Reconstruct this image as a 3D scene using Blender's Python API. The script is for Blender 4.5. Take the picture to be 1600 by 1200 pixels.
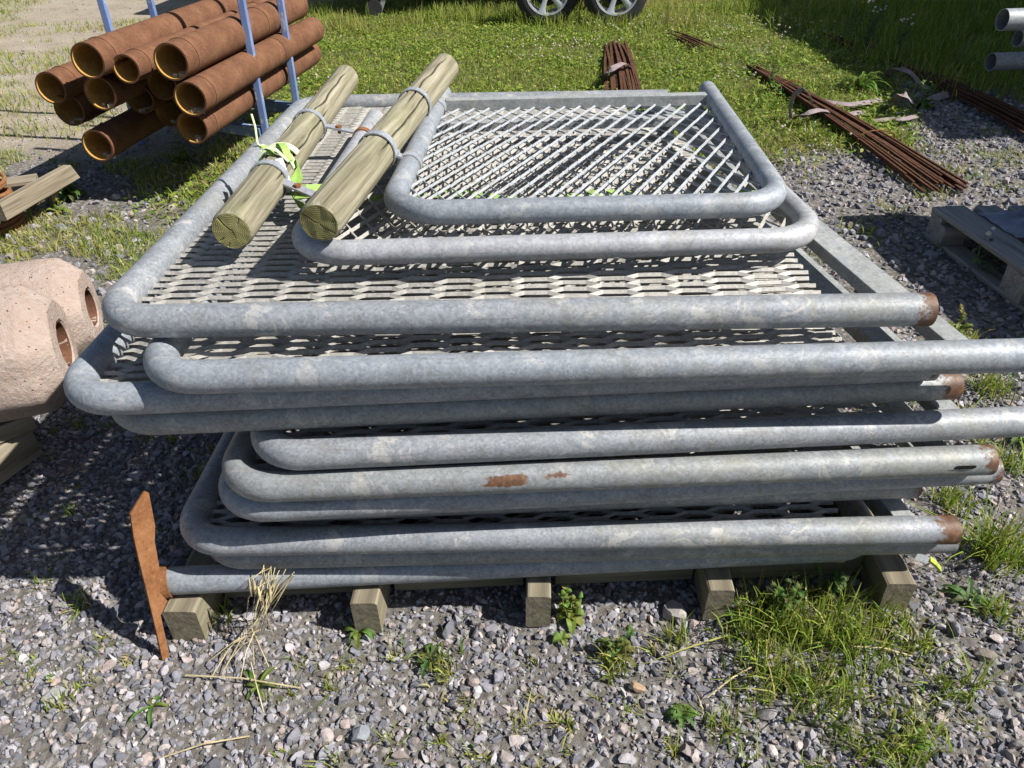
import bpy, bmesh, math, random
import numpy as np
from mathutils import Vector, Matrix, Quaternion, noise as mnoise
random.seed(7); rng = np.random.default_rng(11)
for _o in list(bpy.data.objects): bpy.data.objects.remove(_o)
scene = bpy.context.scene; COL = scene.collection
rad = math.radians

# ------------------------------------------------------------------ camera, sky, sun, exposure
F_PX, PITCH, ROLL, CAM_H = 1164.0, rad(35), rad(1.0), 1.40
_c, _s = math.cos(ROLL), math.sin(ROLL)
_R0 = Vector((1, 0, 0)); FWD = Vector((0, math.cos(PITCH), -math.sin(PITCH))); _D0 = Vector((0, -math.sin(PITCH), -math.cos(PITCH)))
RIGHT = _R0*_c + _D0*_s; DOWN = _R0*(-_s) + _D0*_c
CAMPOS = Vector((0, 0, CAM_H))
cd = bpy.data.cameras.new('camera'); cam = bpy.data.objects.new('camera', cd); COL.objects.link(cam)
cd.sensor_width = 36; cd.lens = F_PX/1600*36; cd.clip_start = .02; cd.clip_end = 400
cam.matrix_world = Matrix(((RIGHT.x, -DOWN.x, -FWD.x, 0), (RIGHT.y, -DOWN.y, -FWD.y, 0), (RIGHT.z, -DOWN.z, -FWD.z, CAM_H), (0, 0, 0, 1)))
scene.camera = cam
SUN = Vector((.68, -.175, .71)).normalized()
world = bpy.data.worlds.new('World'); scene.world = world; world.use_nodes = True
wt = world.node_tree; bg = wt.nodes['Background']
sky = wt.nodes.new('ShaderNodeTexSky'); sky.sky_type = 'NISHITA'; sky.sun_disc = False
sky.sun_elevation = math.asin(SUN.z); sky.sun_rotation = math.atan2(SUN.x, SUN.y)
wt.links.new(sky.outputs[0], bg.inputs[0]); bg.inputs[1].default_value = .05
sl = bpy.data.lights.new('sun', 'SUN'); sl.energy = 5.0; sl.angle = rad(.53); sl.color = (1, .955, .89)
so = bpy.data.objects.new('sun', sl); COL.objects.link(so); so.rotation_euler = SUN.to_track_quat('Z', 'Y').to_euler()
scene.view_settings.view_transform = 'Standard'; scene.view_settings.look = 'None'
scene.view_settings.exposure = .72; scene.view_settings.gamma = 1

def at(px, py, z=0.0):            # place on the ground (or at height z) read off the survey photo
    d = RIGHT*(px-800) + DOWN*(py-600) + FWD*F_PX
    return CAMPOS + d*((z-CAM_H)/d.z)

# ------------------------------------------------------------------ materials
class NT:
    def __init__(s, name):
        s.m = bpy.data.materials.new(name); s.m.use_nodes = True; s.t = s.m.node_tree
        s.b = s.t.nodes['Principled BSDF']; s.o = s.t.nodes['Material Output']
        s.tc = s.n('ShaderNodeTexCoord')
    def n(s, ty, ins=None, **kw):
        nd = s.t.nodes.new(ty)
        for k, v in kw.items(): setattr(nd, k, v)
        if ins:
            for k, v in ins.items(): s.set(nd.inputs[k], v)
        return nd
    def set(s, sock, v):
        if isinstance(v, bpy.types.NodeSocket): s.t.links.new(v, sock)
        elif isinstance(v, bpy.types.Node): s.t.links.new(v.outputs[0], sock)
        else: sock.default_value = v
    def obj(s, scale=(1, 1, 1)):
        return s.n('ShaderNodeMapping', {'Vector': s.tc.outputs['Object'], 'Scale': scale})
    def noise(s, scale, vec=None, detail=4, rough=.55, dist=0):
        return s.n('ShaderNodeTexNoise', {'Vector': vec or s.tc.outputs['Object'], 'Scale': scale, 'Detail': detail, 'Roughness': rough, 'Distortion': dist})
    def vor(s, scale, vec=None, feature='F1'):
        return s.n('ShaderNodeTexVoronoi', {'Vector': vec or s.tc.outputs['Object'], 'Scale': scale}, feature=feature)
    def ramp(s, fac, stops):
        r = s.n('ShaderNodeValToRGB', {'Fac': fac}); e = r.color_ramp.elements
        for i, (p, c) in enumerate(stops):
            el = e[i] if i < 2 else e.new(p)
            el.position = p; el.color = (c[0], c[1], c[2], 1) if not isinstance(c, (int, float)) else (c, c, c, 1)
        return r
    def mix(s, fac, a, b, mode='MIX'):
        m = s.n('ShaderNodeMix', data_type='RGBA', blend_type=mode)
        s.set(m.inputs[0], fac)
        for i, v in ((6, a), (7, b)):
            if isinstance(v, tuple): v = (v[0], v[1], v[2], 1)
            s.set(m.inputs[i], v)
        return m.outputs[2]
    def math(s, op, a, b=0.0):
        m = s.n('ShaderNodeMath', operation=op); s.set(m.inputs[0], a); s.set(m.inputs[1], b); return m.outputs[0]
    def attr(s, name): return s.n('ShaderNodeAttribute', attribute_name=name)
    def bump(s, h, strength=.3, dist=.01):
        b = s.n('ShaderNodeBump', {'Height': h, 'Strength': strength, 'Distance': dist}); s.set(s.b.inputs['Normal'], b.outputs[0]); return b
    def fin(s, col=None, rough=.6, metal=0.0, spec=None):
        if col is not None:
            if isinstance(col, tuple): col = (col[0], col[1], col[2], 1)
            s.set(s.b.inputs['Base Color'], col)
        s.set(s.b.inputs['Roughness'], rough); s.set(s.b.inputs['Metallic'], metal)
        if spec is not None: s.b.inputs['Specular IOR Level'].default_value = spec
        return s.m

def galv(name, lo, hi, warm=.0, metal=.22, rough=.58, stain_k=.42, chalk_k=.26):
    t = NT(name)
    sp = t.vor(210); big = t.noise(4, detail=8, rough=.7); fine = t.noise(230, detail=4, rough=.7); mid = t.noise(38, detail=7, rough=.75, dist=.4)
    v = t.math('ADD', t.math('MULTIPLY', t.n('ShaderNodeSeparateColor', {0: sp.outputs['Color']}).outputs[0], .20),
               t.math('ADD', t.math('MULTIPLY', mid.outputs[0], .50), t.math('MULTIPLY', big.outputs[0], .45)))
    base = t.ramp(v, [(.36, lo), (.80, hi)]).outputs[0]
    chalk = t.ramp(t.noise(16, detail=6, rough=.7, dist=.5).outputs[0], [(.575, 0), (.60, 1)])        # white storage stain
    base = t.mix(t.math('MULTIPLY', chalk.outputs[0], chalk_k), base, (.60, .57, .52))
    dirt = t.ramp(t.noise(30, detail=9, rough=.85, dist=.8).outputs[0], [(.50, 0), (.66, 1)])
    base = t.mix(t.math('MULTIPLY', dirt.outputs[0], .5), base, (.13+warm, .12+warm, .10))
    scr = t.ramp(t.noise(1., t.obj((5, 140, 140)), 6, .7).outputs[0], [(.60, 0), (.66, 1)])      # scuffs along the tube
    base = t.mix(t.math('MULTIPLY', scr.outputs[0], .4), base, (.14, .135, .12))
    stain = t.ramp(t.noise(3.2, detail=7, rough=.75).outputs[0], [(.52, 0), (.72, 1)])
    base = t.mix(t.math('MULTIPLY', stain.outputs[0], stain_k), base, (.24+warm, .225+warm, .16))
    w = t.attr('wear')                                                                       # bare rusted steel at sawn ends and chips
    rn = t.noise(34, detail=8, rough=.75)
    rm = t.ramp(t.math('ADD', w.outputs['Fac'], t.math('MULTIPLY', t.math('SUBTRACT', rn.outputs[0], .5), 1.6)), [(.44, 0), (.58, 1)])
    rust = t.ramp(t.noise(60, detail=7, rough=.75).outputs[0], [(.3, (.045, .024, .014)), (.55, (.14, .068, .034)), (.75, (.27, .16, .09))])
    col = t.mix(rm.outputs[0], base, rust.outputs[0])
    t.bump(t.math('ADD', t.math('MULTIPLY', big.outputs[0], .6), t.math('MULTIPLY', fine.outputs[0], .25)), .25, .006)
    rr = t.math('ADD', t.math('MULTIPLY', fine.outputs[0], .2), rough-.1)
    mt = t.math('MULTIPLY', t.math('SUBTRACT', 1.0, rm.outputs[0]), metal)
    return t.fin(col, rr, mt)
M = {}
M['galv'] = galv('galvanised', (.155, .18, .21), (.36, .39, .43))
M['galv_old'] = galv('galvanised_old', (.145, .16, .17), (.335, .355, .365), .02, stain_k=.65)
M['galv_stained'] = galv('galvanised_stained', (.15, .17, .195), (.37, .39, .42), .02, stain_k=.55, chalk_k=.42)
M['galv_pale'] = galv('galvanised_pale', (.24, .25, .275), (.48, .495, .53), .02)
M['galv_bar'] = galv('galvanised_bar', (.22, .24, .24), (.44, .46, .46))
M['strand'] = galv('strand_zinc', (.25, .242, .225), (.46, .445, .415), .05, metal=.15, rough=.6)
M['strand_blue'] = galv('strand_zinc_new', (.27, .29, .31), (.47, .50, .53), .03, metal=.3, rough=.5)
M['bright'] = galv('zinc_bright', (.40, .43, .47), (.62, .65, .70), .0, metal=.5, rough=.35)

def rusty(name, lo, mid, hi, streak=(1, 1, 1)):
    t = NT(name); v = t.obj(streak)
    a = t.noise(11, v, 9, .75); b = t.noise(120, None, 6, .8)
    f = t.math('ADD', t.math('MULTIPLY', a.outputs[0], .55), t.math('MULTIPLY', b.outputs[0], .45))
    col = t.ramp(f, [(.34, lo), (.5, mid), (.68, hi)])
    t.bump(b.outputs[0], .35, .004)
    return t.fin(col.outputs[0], .9, 0, .2)
M['rust'] = rusty('rusty_pipe', (.06, .029, .017), (.145, .068, .037), (.235, .122, .068))
M['rust_sunlit'] = rusty('rusty_bore_sunlit', (.22, .10, .025), (.52, .31, .08), (.72, .56, .30))  # bore rust brightened to mimic sunlight on the inner rim
M['rust_bar'] = rusty('rusty_bar', (.028, .015, .010), (.075, .034, .019), (.16, .074, .038))
M['rust_patch'] = rusty('rust_scab', (.05, .022, .012), (.16, .062, .028), (.30, .16, .08))
M['rust_plate'] = rusty('rusty_plate', (.085, .038, .018), (.21, .092, .038), (.33, .17, .085))

def wood(name, dark, mid, pale, axis, green=None, gs=1.0):
    t = NT(name); sc = [26, 26, 26]; sc[axis] = 1.6
    v = t.obj(tuple(sc)); g = t.noise(1.0*gs, v, 8, .62, 2.2 if axis == 2 else 1.0)
    sc2 = [90, 90, 90]; sc2[axis] = 3
    g2 = t.noise(1.0, t.obj(tuple(sc2)), 4, .6)
    blot = t.noise(6, None, 5, .6)
    f = t.math('ADD', t.math('MULTIPLY', g.outputs[0], .6), t.math('MULTIPLY', g2.outputs[0], .4))
    col = t.ramp(f, [(.30, dark), (.50, mid), (.70, pale)]).outputs[0]
    if green: col = t.mix(t.ramp(blot.outputs[0], [(.48, 0), (.68, .55)]).outputs[0], col, green)
    col = t.mix(t.ramp(t.attr('wear').outputs['Fac'], [(.1, 0), (.6, .85)]).outputs[0], col, tuple(x*.35 for x in dark))  # pole crack lines coloured darker than the wood
    t.bump(f, .5, .006)
    return t.fin(col, .9, 0, .15)
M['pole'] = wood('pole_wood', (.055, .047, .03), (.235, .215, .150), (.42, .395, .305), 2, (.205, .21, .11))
M['timber'] = wood('old_timber', (.075, .062, .045), (.195, .17, .122), (.31, .28, .20), 0, (.16, .16, .085))
M['timber_pale'] = wood('pale_timber', (.075, .06, .04), (.235, .20, .145), (.37, .335, .265), 0)
M['pallet'] = wood('pallet_timber', (.12, .115, .11), (.28, .275, .265), (.40, .395, .38), 0)

def endgrain(name, dark, mid, pale, ringscale=42.):
    t = NT(name)
    ob = t.tc.outputs['Object']
    nz = t.noise(18, None, 4)
    sep = t.n('ShaderNodeSeparateXYZ', {0: ob})
    r = t.math('SQRT', t.math('ADD', t.math('POWER', sep.outputs[0], 2), t.math('POWER', sep.outputs[1], 2)))
    ring = t.math('SINE', t.math('ADD', t.math('MULTIPLY', r, ringscale*42), t.math('MULTIPLY', nz.outputs[0], 9)))
    ang = t.math('ARCTAN2', sep.outputs[1], sep.outputs[0])
    ray = t.n('ShaderNodeTexNoise', {'W': t.math('MULTIPLY', ang, 3.2), 'Scale': 5.0, 'Detail': 5.0}, noise_dimensions='1D')
    f = t.math('ADD', t.math('MULTIPLY', t.math('ADD', ring, 1), .10), t.math('ADD', t.math('MULTIPLY', ray.outputs[0], .35), t.math('MULTIPLY', nz.outputs[0], .35)))
    col = t.ramp(f, [(.3, dark), (.52, mid), (.75, pale)]).outputs[0]
    t.bump(f, .4, .004)
    return t.fin(col, .9, 0, .1)
M['endgrain'] = endgrain('pole_end_grain', (.13, .115, .04), (.36, .33, .14), (.52, .49, .26))

def plain(name, c, rough=.6, metal=0., var=.25, scale=8., bump=.15):
    t = NT(name); a = t.noise(scale, None, 6, .65); b = t.noise(scale*9, None, 3)
    f = t.math('ADD', t.math('MULTIPLY', a.outputs[0], .7), t.math('MULTIPLY', b.outputs[0], .3))
    lo = tuple(x*(1-var) for x in c); hi = tuple(min(1, x*(1+var)) for x in c)
    col = t.ramp(f, [(.32, lo), (.68, hi)]).outputs[0]
    t.bump(f, bump, .005)
    return t.fin(col, rough, metal)
M['lime'] = plain('lime_webbing', (.26, .42, .09), .75, var=.4, scale=30)
M['lime_fade'] = plain('faded_webbing', (.62, .72, .42), .8, var=.3, scale=40)
M['strap_grey'] = plain('pinkish_webbing', (.24, .19, .195), .85, var=.5, scale=20)
M['tyre'] = plain('tyre_rubber', (.028, .028, .03), .85, var=.3, scale=20)
M['alloy'] = plain('alloy', (.60, .61, .63), .32, .55, var=.08)
M['dark'] = plain('dark_steel', (.03, .03, .032), .7, .2)
M['white_gel'] = plain('trailer_panel', (.55, .56, .57), .35, var=.05)
M['sheet'] = plain('wall_cladding', (.30, .33, .33), .6, var=.12, scale=3)
M['film'] = plain('grey_film', (.20, .23, .30), .45, var=.25, scale=12)
M['yellow'] = plain('yellow_tip', (.32, .38, .05), .6)
M['straw'] = plain('dry_straw', (.44, .37, .21), .85, var=.4, scale=30)
M['debris'] = plain('pale_debris', (.42, .36, .26), .95, var=.4, scale=40)

def blue_paint():
    t = NT('chipped_blue_paint'); a = t.noise(14, t.obj((1, 1, .5)), 8, .75); b = t.noise(5)
    base = t.ramp(b.outputs[0], [(.3, (.11, .17, .36)), (.7, (.20, .28, .50))]).outputs[0]
    chip = t.ramp(a.outputs[0], [(.57, 0), (.61, 1)]).outputs[0]
    t.bump(a.outputs[0], .2, .003)
    return t.fin(t.mix(chip, base, (.50, .50, .48)), .55)
M['blue'] = blue_paint()

def concrete():
    t = NT('pinkish_concrete')
    a = t.noise(4, None, 7, .65); agg = t.vor(120); agg2 = t.vor(60)
    base = t.ramp(a.outputs[0], [(.3, (.34, .265, .225)), (.55, (.46, .375, .325)), (.75, (.54, .475, .425))]).outputs[0]
    c1 = t.n('ShaderNodeSeparateColor', {0: agg.outputs['Color']}).outputs[0]
    base = t.mix(t.math('MULTIPLY', t.ramp(c1, [(.62, 0), (.68, 1)]).outputs[0], .32), base, (.40, .27, .21))
    pit = t.ramp(agg2.outputs['Distance'], [(.04, 1), (.16, 0)]).outputs[0]
    base = t.mix(t.math('MULTIPLY', t.ramp(t.noise(16, None, 4).outputs[0], [(.45, 0), (.55, 1)]).outputs[0], t.math('MULTIPLY', pit, .8)), base, (.15, .11, .085))
    lich = t.ramp(t.noise(3.2, None, 8, .7).outputs[0], [(.62, 0), (.72, .5)]).outputs[0]
    base = t.mix(lich, base, (.50, .48, .33))
    t.bump(t.math('SUBTRACT', t.math('MULTIPLY', t.noise(28, None, 8, .75).outputs[0], .9), t.math('MULTIPLY', pit, .6)), .95, .016)
    return t.fin(base, .95, 0, .1)
M['concrete'] = concrete()
M['bore_brown'] = rusty('brown_bore', (.06, .028, .018), (.13, .06, .035), (.22, .12, .07))

def colored(name, rough=.9, trans=0., bump=0., tint=None):
    t = NT(name); c = t.attr('col')
    col = c.outputs['Color']
    if bump:
        nz = t.noise(70, None, 5, .7); col = t.mix(t.ramp(nz.outputs[0], [(.32, .6), (.7, 0)]).outputs[0], col, t.mix(1., col, (.45, .43, .42), 'MULTIPLY'))
        t.bump(nz.outputs[0], bump, .006)
    t.fin(col, rough, 0, .25)
    if trans:
        tr = t.n('ShaderNodeBsdfTranslucent', {'Color': col}); ms = t.n('ShaderNodeMixShader', {0: trans})
        t.t.links.new(t.b.outputs[0], ms.inputs[1]); t.t.links.new(tr.outputs[0], ms.inputs[2]); t.t.links.new(ms.outputs[0], t.o.inputs['Surface'])
    return t.m
M['stone'] = colored('gravel_stone', .9, 0, .4)
M['leaf'] = colored('leaf', .55, .35)
M['grass'] = colored('grass_blade', .6, .35)

# ------------------------------------------------------------------ mesh helpers
class MB:
    def __init__(s): s.v = []; s.f = []; s.w = []
    def add(s, verts, faces, w=0.0):
        b = len(s.v); s.v += [tuple(p) for p in verts]; s.f += [tuple(i+b for i in f) for f in faces]
        s.w += list(w) if hasattr(w, '__len__') else [w]*len(verts)
        return b
    def box(s, c, size, m=None, w=0.0):
        hx, hy, hz = (x/2 for x in size); c = Vector(c)
        vs = [Vector((x, y, z)) for x in (-hx, hx) for y in (-hy, hy) for z in (-hz, hz)]
        vs = [(m @ v if m else v) + c for v in vs]
        s.add(vs, [(0, 1, 3, 2), (4, 6, 7, 5), (0, 4, 5, 1), (2, 3, 7, 6), (0, 2, 6, 4), (1, 5, 7, 3)], w)
    def bar(s, p0, p1, w, h, up=(0, 0, 1), wear=0.0):
        p0, p1 = Vector(p0), Vector(p1); d = (p1-p0).normalized(); sd = d.cross(Vector(up)).normalized(); u = sd.cross(d)
        vs = []
        for p in (p0, p1):
            for a, b in ((-1, -1), (1, -1), (1, 1), (-1, 1)): vs.append(p+sd*a*w/2+u*b*h/2)
        s.add(vs, [(0, 1, 2, 3), (7, 6, 5, 4), (0, 4, 5, 1), (1, 5, 6, 2), (2, 6, 7, 3), (3, 7, 4, 0)], wear)
    def sweep(s, path, prof, ups=None, closed_prof=True, cap=True, wear=None, scale=None):
        """prof: list of (a,b) offsets along side/up vectors"""
        n = len(path); k = len(prof); path = [Vector(p) for p in path]; vs = []; ws = []
        up = None
        for i, p in enumerate(path):
            d = (path[min(i+1, n-1)]-path[max(i-1, 0)]).normalized()
            if ups is not None: u0 = Vector(ups[i] if isinstance(ups, list) else ups)
            else: u0 = up if up is not None else (Vector((0, 0, 1)) if abs(d.z) < .95 else Vector((1, 0, 0)))
            sd = d.cross(u0).normalized(); u = sd.cross(d).normalized(); up = u
            sc = scale[i] if scale else 1.0
            for a, b in prof: vs.append(p+sd*a*sc+u*b*sc); ws.append(wear[i] if wear else 0.0)
        fs = []
        kk = k if closed_prof else k-1
        for i in range(n-1):
            for j in range(kk):
                a = i*k+j; b = i*k+(j+1) % k
                fs.append((a, b, b+k, a+k))
        if cap and closed_prof: fs.append(tuple(range(k-1, -1, -1))); fs.append(tuple((n-1)*k+j for j in range(k)))
        s.add(vs, fs, ws)
    def rod(s, path, r, seg=8, cap=True, wear=None, scale=None, ups=None):
        s.sweep(path, [(math.cos(2*math.pi*i/seg)*r, math.sin(2*math.pi*i/seg)*r) for i in range(seg)], ups, True, cap, wear, scale)
    def pipe(s, path, r, t, seg=24, inner=.25, wear=None, ups=(0, 0, 1)):
        """hollow tube: outer skin, end rims and a bore at both ends"""
        path = [Vector(p) for p in path]
        out = [(math.cos(2*math.pi*i/seg)*r, math.sin(2*math.pi*i/seg)*r) for i in range(seg)]
        inn = [(a*(r-t)/r, b*(r-t)/r) for a, b in out]
        s.sweep(path, out, ups, True, False, wear)
        for e, rev in ((0, False), (-1, True)):
            p = path[e]; q = path[1] if e == 0 else path[-2]; d = (p-q).normalized()
            dd = d if rev else -d
            sd = dd.cross(Vector(ups)).normalized(); u = sd.cross(dd)
            we = wear[e] if wear else 0.0
            ring = [p+sd*a+u*b for a, b in out] + [p+sd*a+u*b for a, b in inn] + [p-d*inner+sd*a+u*b for a, b in inn]
            fs = []
            for j in range(seg):
                k = (j+1) % seg
                f1 = (j, k, seg+k, seg+j); f2 = (seg+j, seg+k, 2*seg+k, 2*seg+j)
                if not rev: f1 = f1[::-1]; f2 = f2[::-1]
                fs += [f1, f2]
            s.add(ring, fs, we)

WM = {}
def _link(o, parent, mw):
    COL.objects.link(o); WM[o] = mw
    if parent is not None:
        o.parent = parent; o.matrix_local = WM[parent].inverted() @ mw
    else: o.matrix_world = mw
    return o
def tag(o, label=None, cat=None, group=None, kind=None):
    if label: o['label'] = label
    if cat: o['category'] = cat
    if group: o['group'] = group
    if kind: o['kind'] = kind
    return o
def thing(name, loc, label, cat, group=None):
    o = bpy.data.objects.new(name, None); o.empty_display_size = .1
    return tag(_link(o, None, Matrix.Translation(Vector(loc))), label, cat, group)
def mesh_of(name, mb, mat, smooth=False, bevel=0):
    me = bpy.data.meshes.new(name); me.from_pydata(mb.v, [], mb.f); 
    if isinstance(mat, (list, tuple)):
        for m in mat: me.materials.append(m)
    else: me.materials.append(mat)
    if any(mb.w):
        a = me.attributes.new('wear', 'FLOAT', 'POINT'); a.data.foreach_set('value', mb.w)
    if smooth: me.polygons.foreach_set('use_smooth', [True]*len(me.polygons))
    me.update(); return me
def part(name, mb, mat, parent=None, mw=None, smooth=False, local=False, bevel=0):
    """mb in world coordinates (origin at mw) unless local"""
    mw = mw or (WM[parent].copy() if parent is not None else Matrix.Identity(4))
    if not local:
        inv = mw.inverted(); mb.v = [tuple(inv @ Vector(p)) for p in mb.v]
    o = bpy.data.objects.new(name, mesh_of(name, mb, mat, smooth))
    _link(o, parent, mw)
    if bevel:
        b = o.modifiers.new('bevel', 'BEVEL'); b.width = bevel; b.segments = 2; b.limit_method = 'ANGLE'; b.angle_limit = rad(40)
    if smooth:
        try:
            o.data.set_sharp_from_angle(angle=rad(40))
        except Exception: pass
    return o
def frame(p0, p1, up=(0, 0, 1)):      # matrix with local X from p0 to p1
    p0, p1 = Vector(p0), Vector(p1); x = (p1-p0).normalized(); y = Vector(up).cross(x).normalized(); z = x.cross(y)
    return Matrix(((x.x, y.x, z.x, p0.x), (x.y, y.y, z.y, p0.y), (x.z, y.z, z.z, p0.z), (0, 0, 0, 1)))
def timber(name, p0, p1, w, h, mat, parent=None, up=(0, 0, 1), seed=0, cut=(0, 0), ch=.004):
    """sawn board from p0 to p1 with worn arrises; slightly uneven"""
    mw = frame(p0, p1, up); L = (Vector(p1)-Vector(p0)).length; r = random.Random(seed)
    mb = MB(); n = max(3, int(L/.12)+2)
    prof = [(-w/2+ch, -h/2), (w/2-ch, -h/2), (w/2, -h/2+ch), (w/2, h/2-ch), (w/2-ch, h/2), (-w/2+ch, h/2), (-w/2, h/2-ch), (-w/2, -h/2+ch)]
    vs = []
    for i in range(n):
        x = L*i/(n-1)
        for a, b in prof:
            xx = x + (cut[0]*(b/h) if i == 0 else cut[1]*(b/h) if i == n-1 else 0)
            vs.append((xx, a+r.uniform(-1, 1)*.0012, b+r.uniform(-1, 1)*.0012))
    k = 8; fs = []
    for i in range(n-1):
        for j in range(k):
            a = i*k+j; b = i*k+(j+1) % k; fs.append((a, b, b+k, a+k))
    fs.append(tuple(range(k-1, -1, -1))); fs.append(tuple((n-1)*k+j for j in range(k)))
    mb.add(vs, fs)
    return part(name, mb, mat, parent, mw, local=True)
def arc_path(pts, R, n=8):
    """polyline with rounded inner corners (pts 3D, all in one plane)"""
    pts = [Vector(p) for p in pts]; out = [pts[0]]
    for i in range(1, len(pts)-1):
        a, b, c = pts[i-1], pts[i], pts[i+1]; u = (a-b).normalized(); v = (c-b).normalized()
        half = math.acos(max(-1, min(1, u.dot(v))))/2; t = R/math.tan(half)
        cen = b+(u+v).normalized()*(R/math.sin(half)); s0 = b+u*t; s1 = b+v*t
        e0 = (s0-cen); e1 = (s1-cen); tot = e0.angle(e1)
        for k in range(n+1):
            f = k/n; out.append(cen + (e0*math.sin((1-f)*tot)+e1*math.sin(f*tot))/math.sin(tot))
    out.append(pts[-1]); return out
def resample(path, step):
    out = [path[0]]
    for a, b in zip(path[:-1], path[1:]):
        n = max(1, int((b-a).length/step))
        for i in range(1, n+1): out.append(a+(b-a)*i/n)
    return out

# ------------------------------------------------------------------ ground
def fbm(x, y, s, oct=3):
    return mnoise.fractal(Vector((x*s, y*s, 3.7)), .6, 2.1, oct)
_ng = rng.random((64, 64))
def vnoise(x, y):                     # vectorised value noise 0..1
    xi = np.floor(x).astype(int); yi = np.floor(y).astype(int); fx = x-xi; fy = y-yi
    fx = fx*fx*(3-2*fx); fy = fy*fy*(3-2*fy)
    g = lambda a, b: _ng[a % 64, b % 64]
    return (g(xi, yi)*(1-fx)+g(xi+1, yi)*fx)*(1-fy)+(g(xi, yi+1)*(1-fx)+g(xi+1, yi+1)*fx)*fy
def fnoise(x, y, s):
    return (vnoise(x*s, y*s)*.55+vnoise(x*s*2.1+9, y*s*2.1+4)*.28+vnoise(x*s*4.3+3, y*s*4.3+17)*.17)
def sstep(a, b, x): t = np.clip((x-a)/(b-a), 0, 1); return t*t*(3-2*t)
def lawn_mask(x, y):
    """1 = closed sward, 0 = bare"""
    n = fnoise(x, y, 1.3)-.5
    front = 3.55 + .55*sstep(.6, 1.3, x) + .45*sstep(1.5, 2.6, x) + 1.3*sstep(2.3, 3.1, x) + n*.9
    m = sstep(front-.25, front+.35, y)
    left = -1.72 - .05*(y-4) + n*.7
    m = m*sstep(left-.35, left+.25, x)
    gap = np.exp(-((y-7.25)/.35)**2)*sstep(.9, 1.4, x+n)*.7        # gravel showing through between the bars
    m = m*(1-gap*sstep(.42, .55, fnoise(x+5, y, 2.2)))
    return m
def sand_mask(x, y):
    n = fnoise(x+20, y, .8)-.5
    return sstep(-1.5, -2.6, x+n*.8)*sstep(3.9, 5.0, y+n*1.0)
def ground_z(x, y):
    return (fnoise(x+40, y+7, .9)-.5)*.03 + (fnoise(x, y, 5.)-.5)*.012

def axis_vals(lo, hi, a, b, step):
    core = np.arange(a, b+1e-6, step)
    l = a-np.geomspace(.15, a-lo, 14); r = b+np.geomspace(.15, hi-b, 14)
    return np.concatenate([l[::-1], core, r])
gx = axis_vals(-90, 90, -7, 7, .07); gy = axis_vals(-30, 120, -.5, 12, .07)
X, Y = np.meshgrid(gx, gy); nx, ny = len(gx), len(gy)
Z = ground_z(X, Y)*np.clip(1-(np.hypot(X, Y-5)-9)/6, 0, 1)
gv = np.stack([X.ravel(), Y.ravel(), Z.ravel()], 1)
idx = np.arange(nx*ny).reshape(ny, nx)
gf = np.stack([idx[:-1, :-1], idx[:-1, 1:], idx[1:, 1:], idx[1:, :-1]], -1).reshape(-1, 4)
def big_mesh(name, v, f, mat, col=None, smooth=False):
    me = bpy.data.meshes.new(name); k = f.shape[1]
    me.vertices.add(len(v)); me.vertices.foreach_set('co', v.astype(np.float32).ravel())
    me.loops.add(f.size); me.loops.foreach_set('vertex_index', f.astype(np.int32).ravel())
    me.polygons.add(len(f)); me.polygons.foreach_set('loop_start', np.arange(0, f.size, k, dtype=np.int32)); 
    me.materials.append(mat)
    if col is not None:
        a = me.color_attributes.new('col', 'FLOAT_COLOR', 'POINT'); c4 = np.ones((len(v), 4), np.float32); c4[:, :3] = col
        a.data.foreach_set('color', c4.ravel())
    me.update(calc_edges=True); me.validate()
    me.polygons.foreach_set('use_smooth', np.full(len(f), smooth, bool))
    o = bpy.data.objects.new(name, me); _link(o, None, Matrix.Identity(4)); return o
lm = lawn_mask(X, Y).ravel(); sm = sand_mask(X, Y).ravel()
def ground_mat():
    t = NT('yard_ground'); c = t.attr('col'); sp = t.n('ShaderNodeSeparateColor', {0: c.outputs['Color']})
    a = t.noise(3, None, 8, .7); b = t.noise(45, None, 6, .75); peb = t.vor(55); peb2 = t.vor(120)
    soil = t.ramp(b.outputs[0], [(.3, (.075, .068, .06)), (.7, (.21, .195, .172))]).outputs[0]
    pc = t.n('ShaderNodeSeparateColor', {0: peb.outputs['Color']}).outputs[0]
    grit = t.ramp(pc, [(.1, (.13, .13, .135)), (.5, (.25, .245, .24)), (.9, (.40, .38, .36))]).outputs[0]
    soil = t.mix(t.ramp(peb.outputs['Distance'], [(.25, .85), (.55, 0)]).outputs[0], soil, grit)
    sand = t.ramp(t.math('ADD', t.math('MULTIPLY', a.outputs[0], .6), t.math('MULTIPLY', b.outputs[0], .4)), [(.35, (.22, .185, .135)), (.5, (.33, .285, .22)), (.68, (.42, .38, .31))]).outputs[0]
    pc2 = t.n('ShaderNodeSeparateColor', {0: peb2.outputs['Color']}).outputs[1]
    sand = t.mix(t.math('MULTIPLY', t.ramp(pc2, [(.75, 0), (.8, 1)]).outputs[0], .5), sand, (.16, .14, .12))
    turf = t.ramp(b.outputs[0], [(.3, (.07, .075, .025)), (.7, (.17, .16, .07))]).outputs[0]
    col = t.mix(sp.outputs[1], soil, sand); col = t.mix(sp.outputs[0], col, turf)
    t.bump(t.math('ADD', b.outputs[0], t.math('MULTIPLY', peb.outputs['Distance'], -.5)), .6, .02)
    return t.fin(col, .95, 0, .1)
gcol = np.stack([lm, sm, np.zeros_like(lm)], 1)
g = big_mesh('ground', gv, gf, ground_mat(), gcol, True); tag(g, 'gravel yard ground running into grass and sandy soil', None, None, 'structure')

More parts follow.
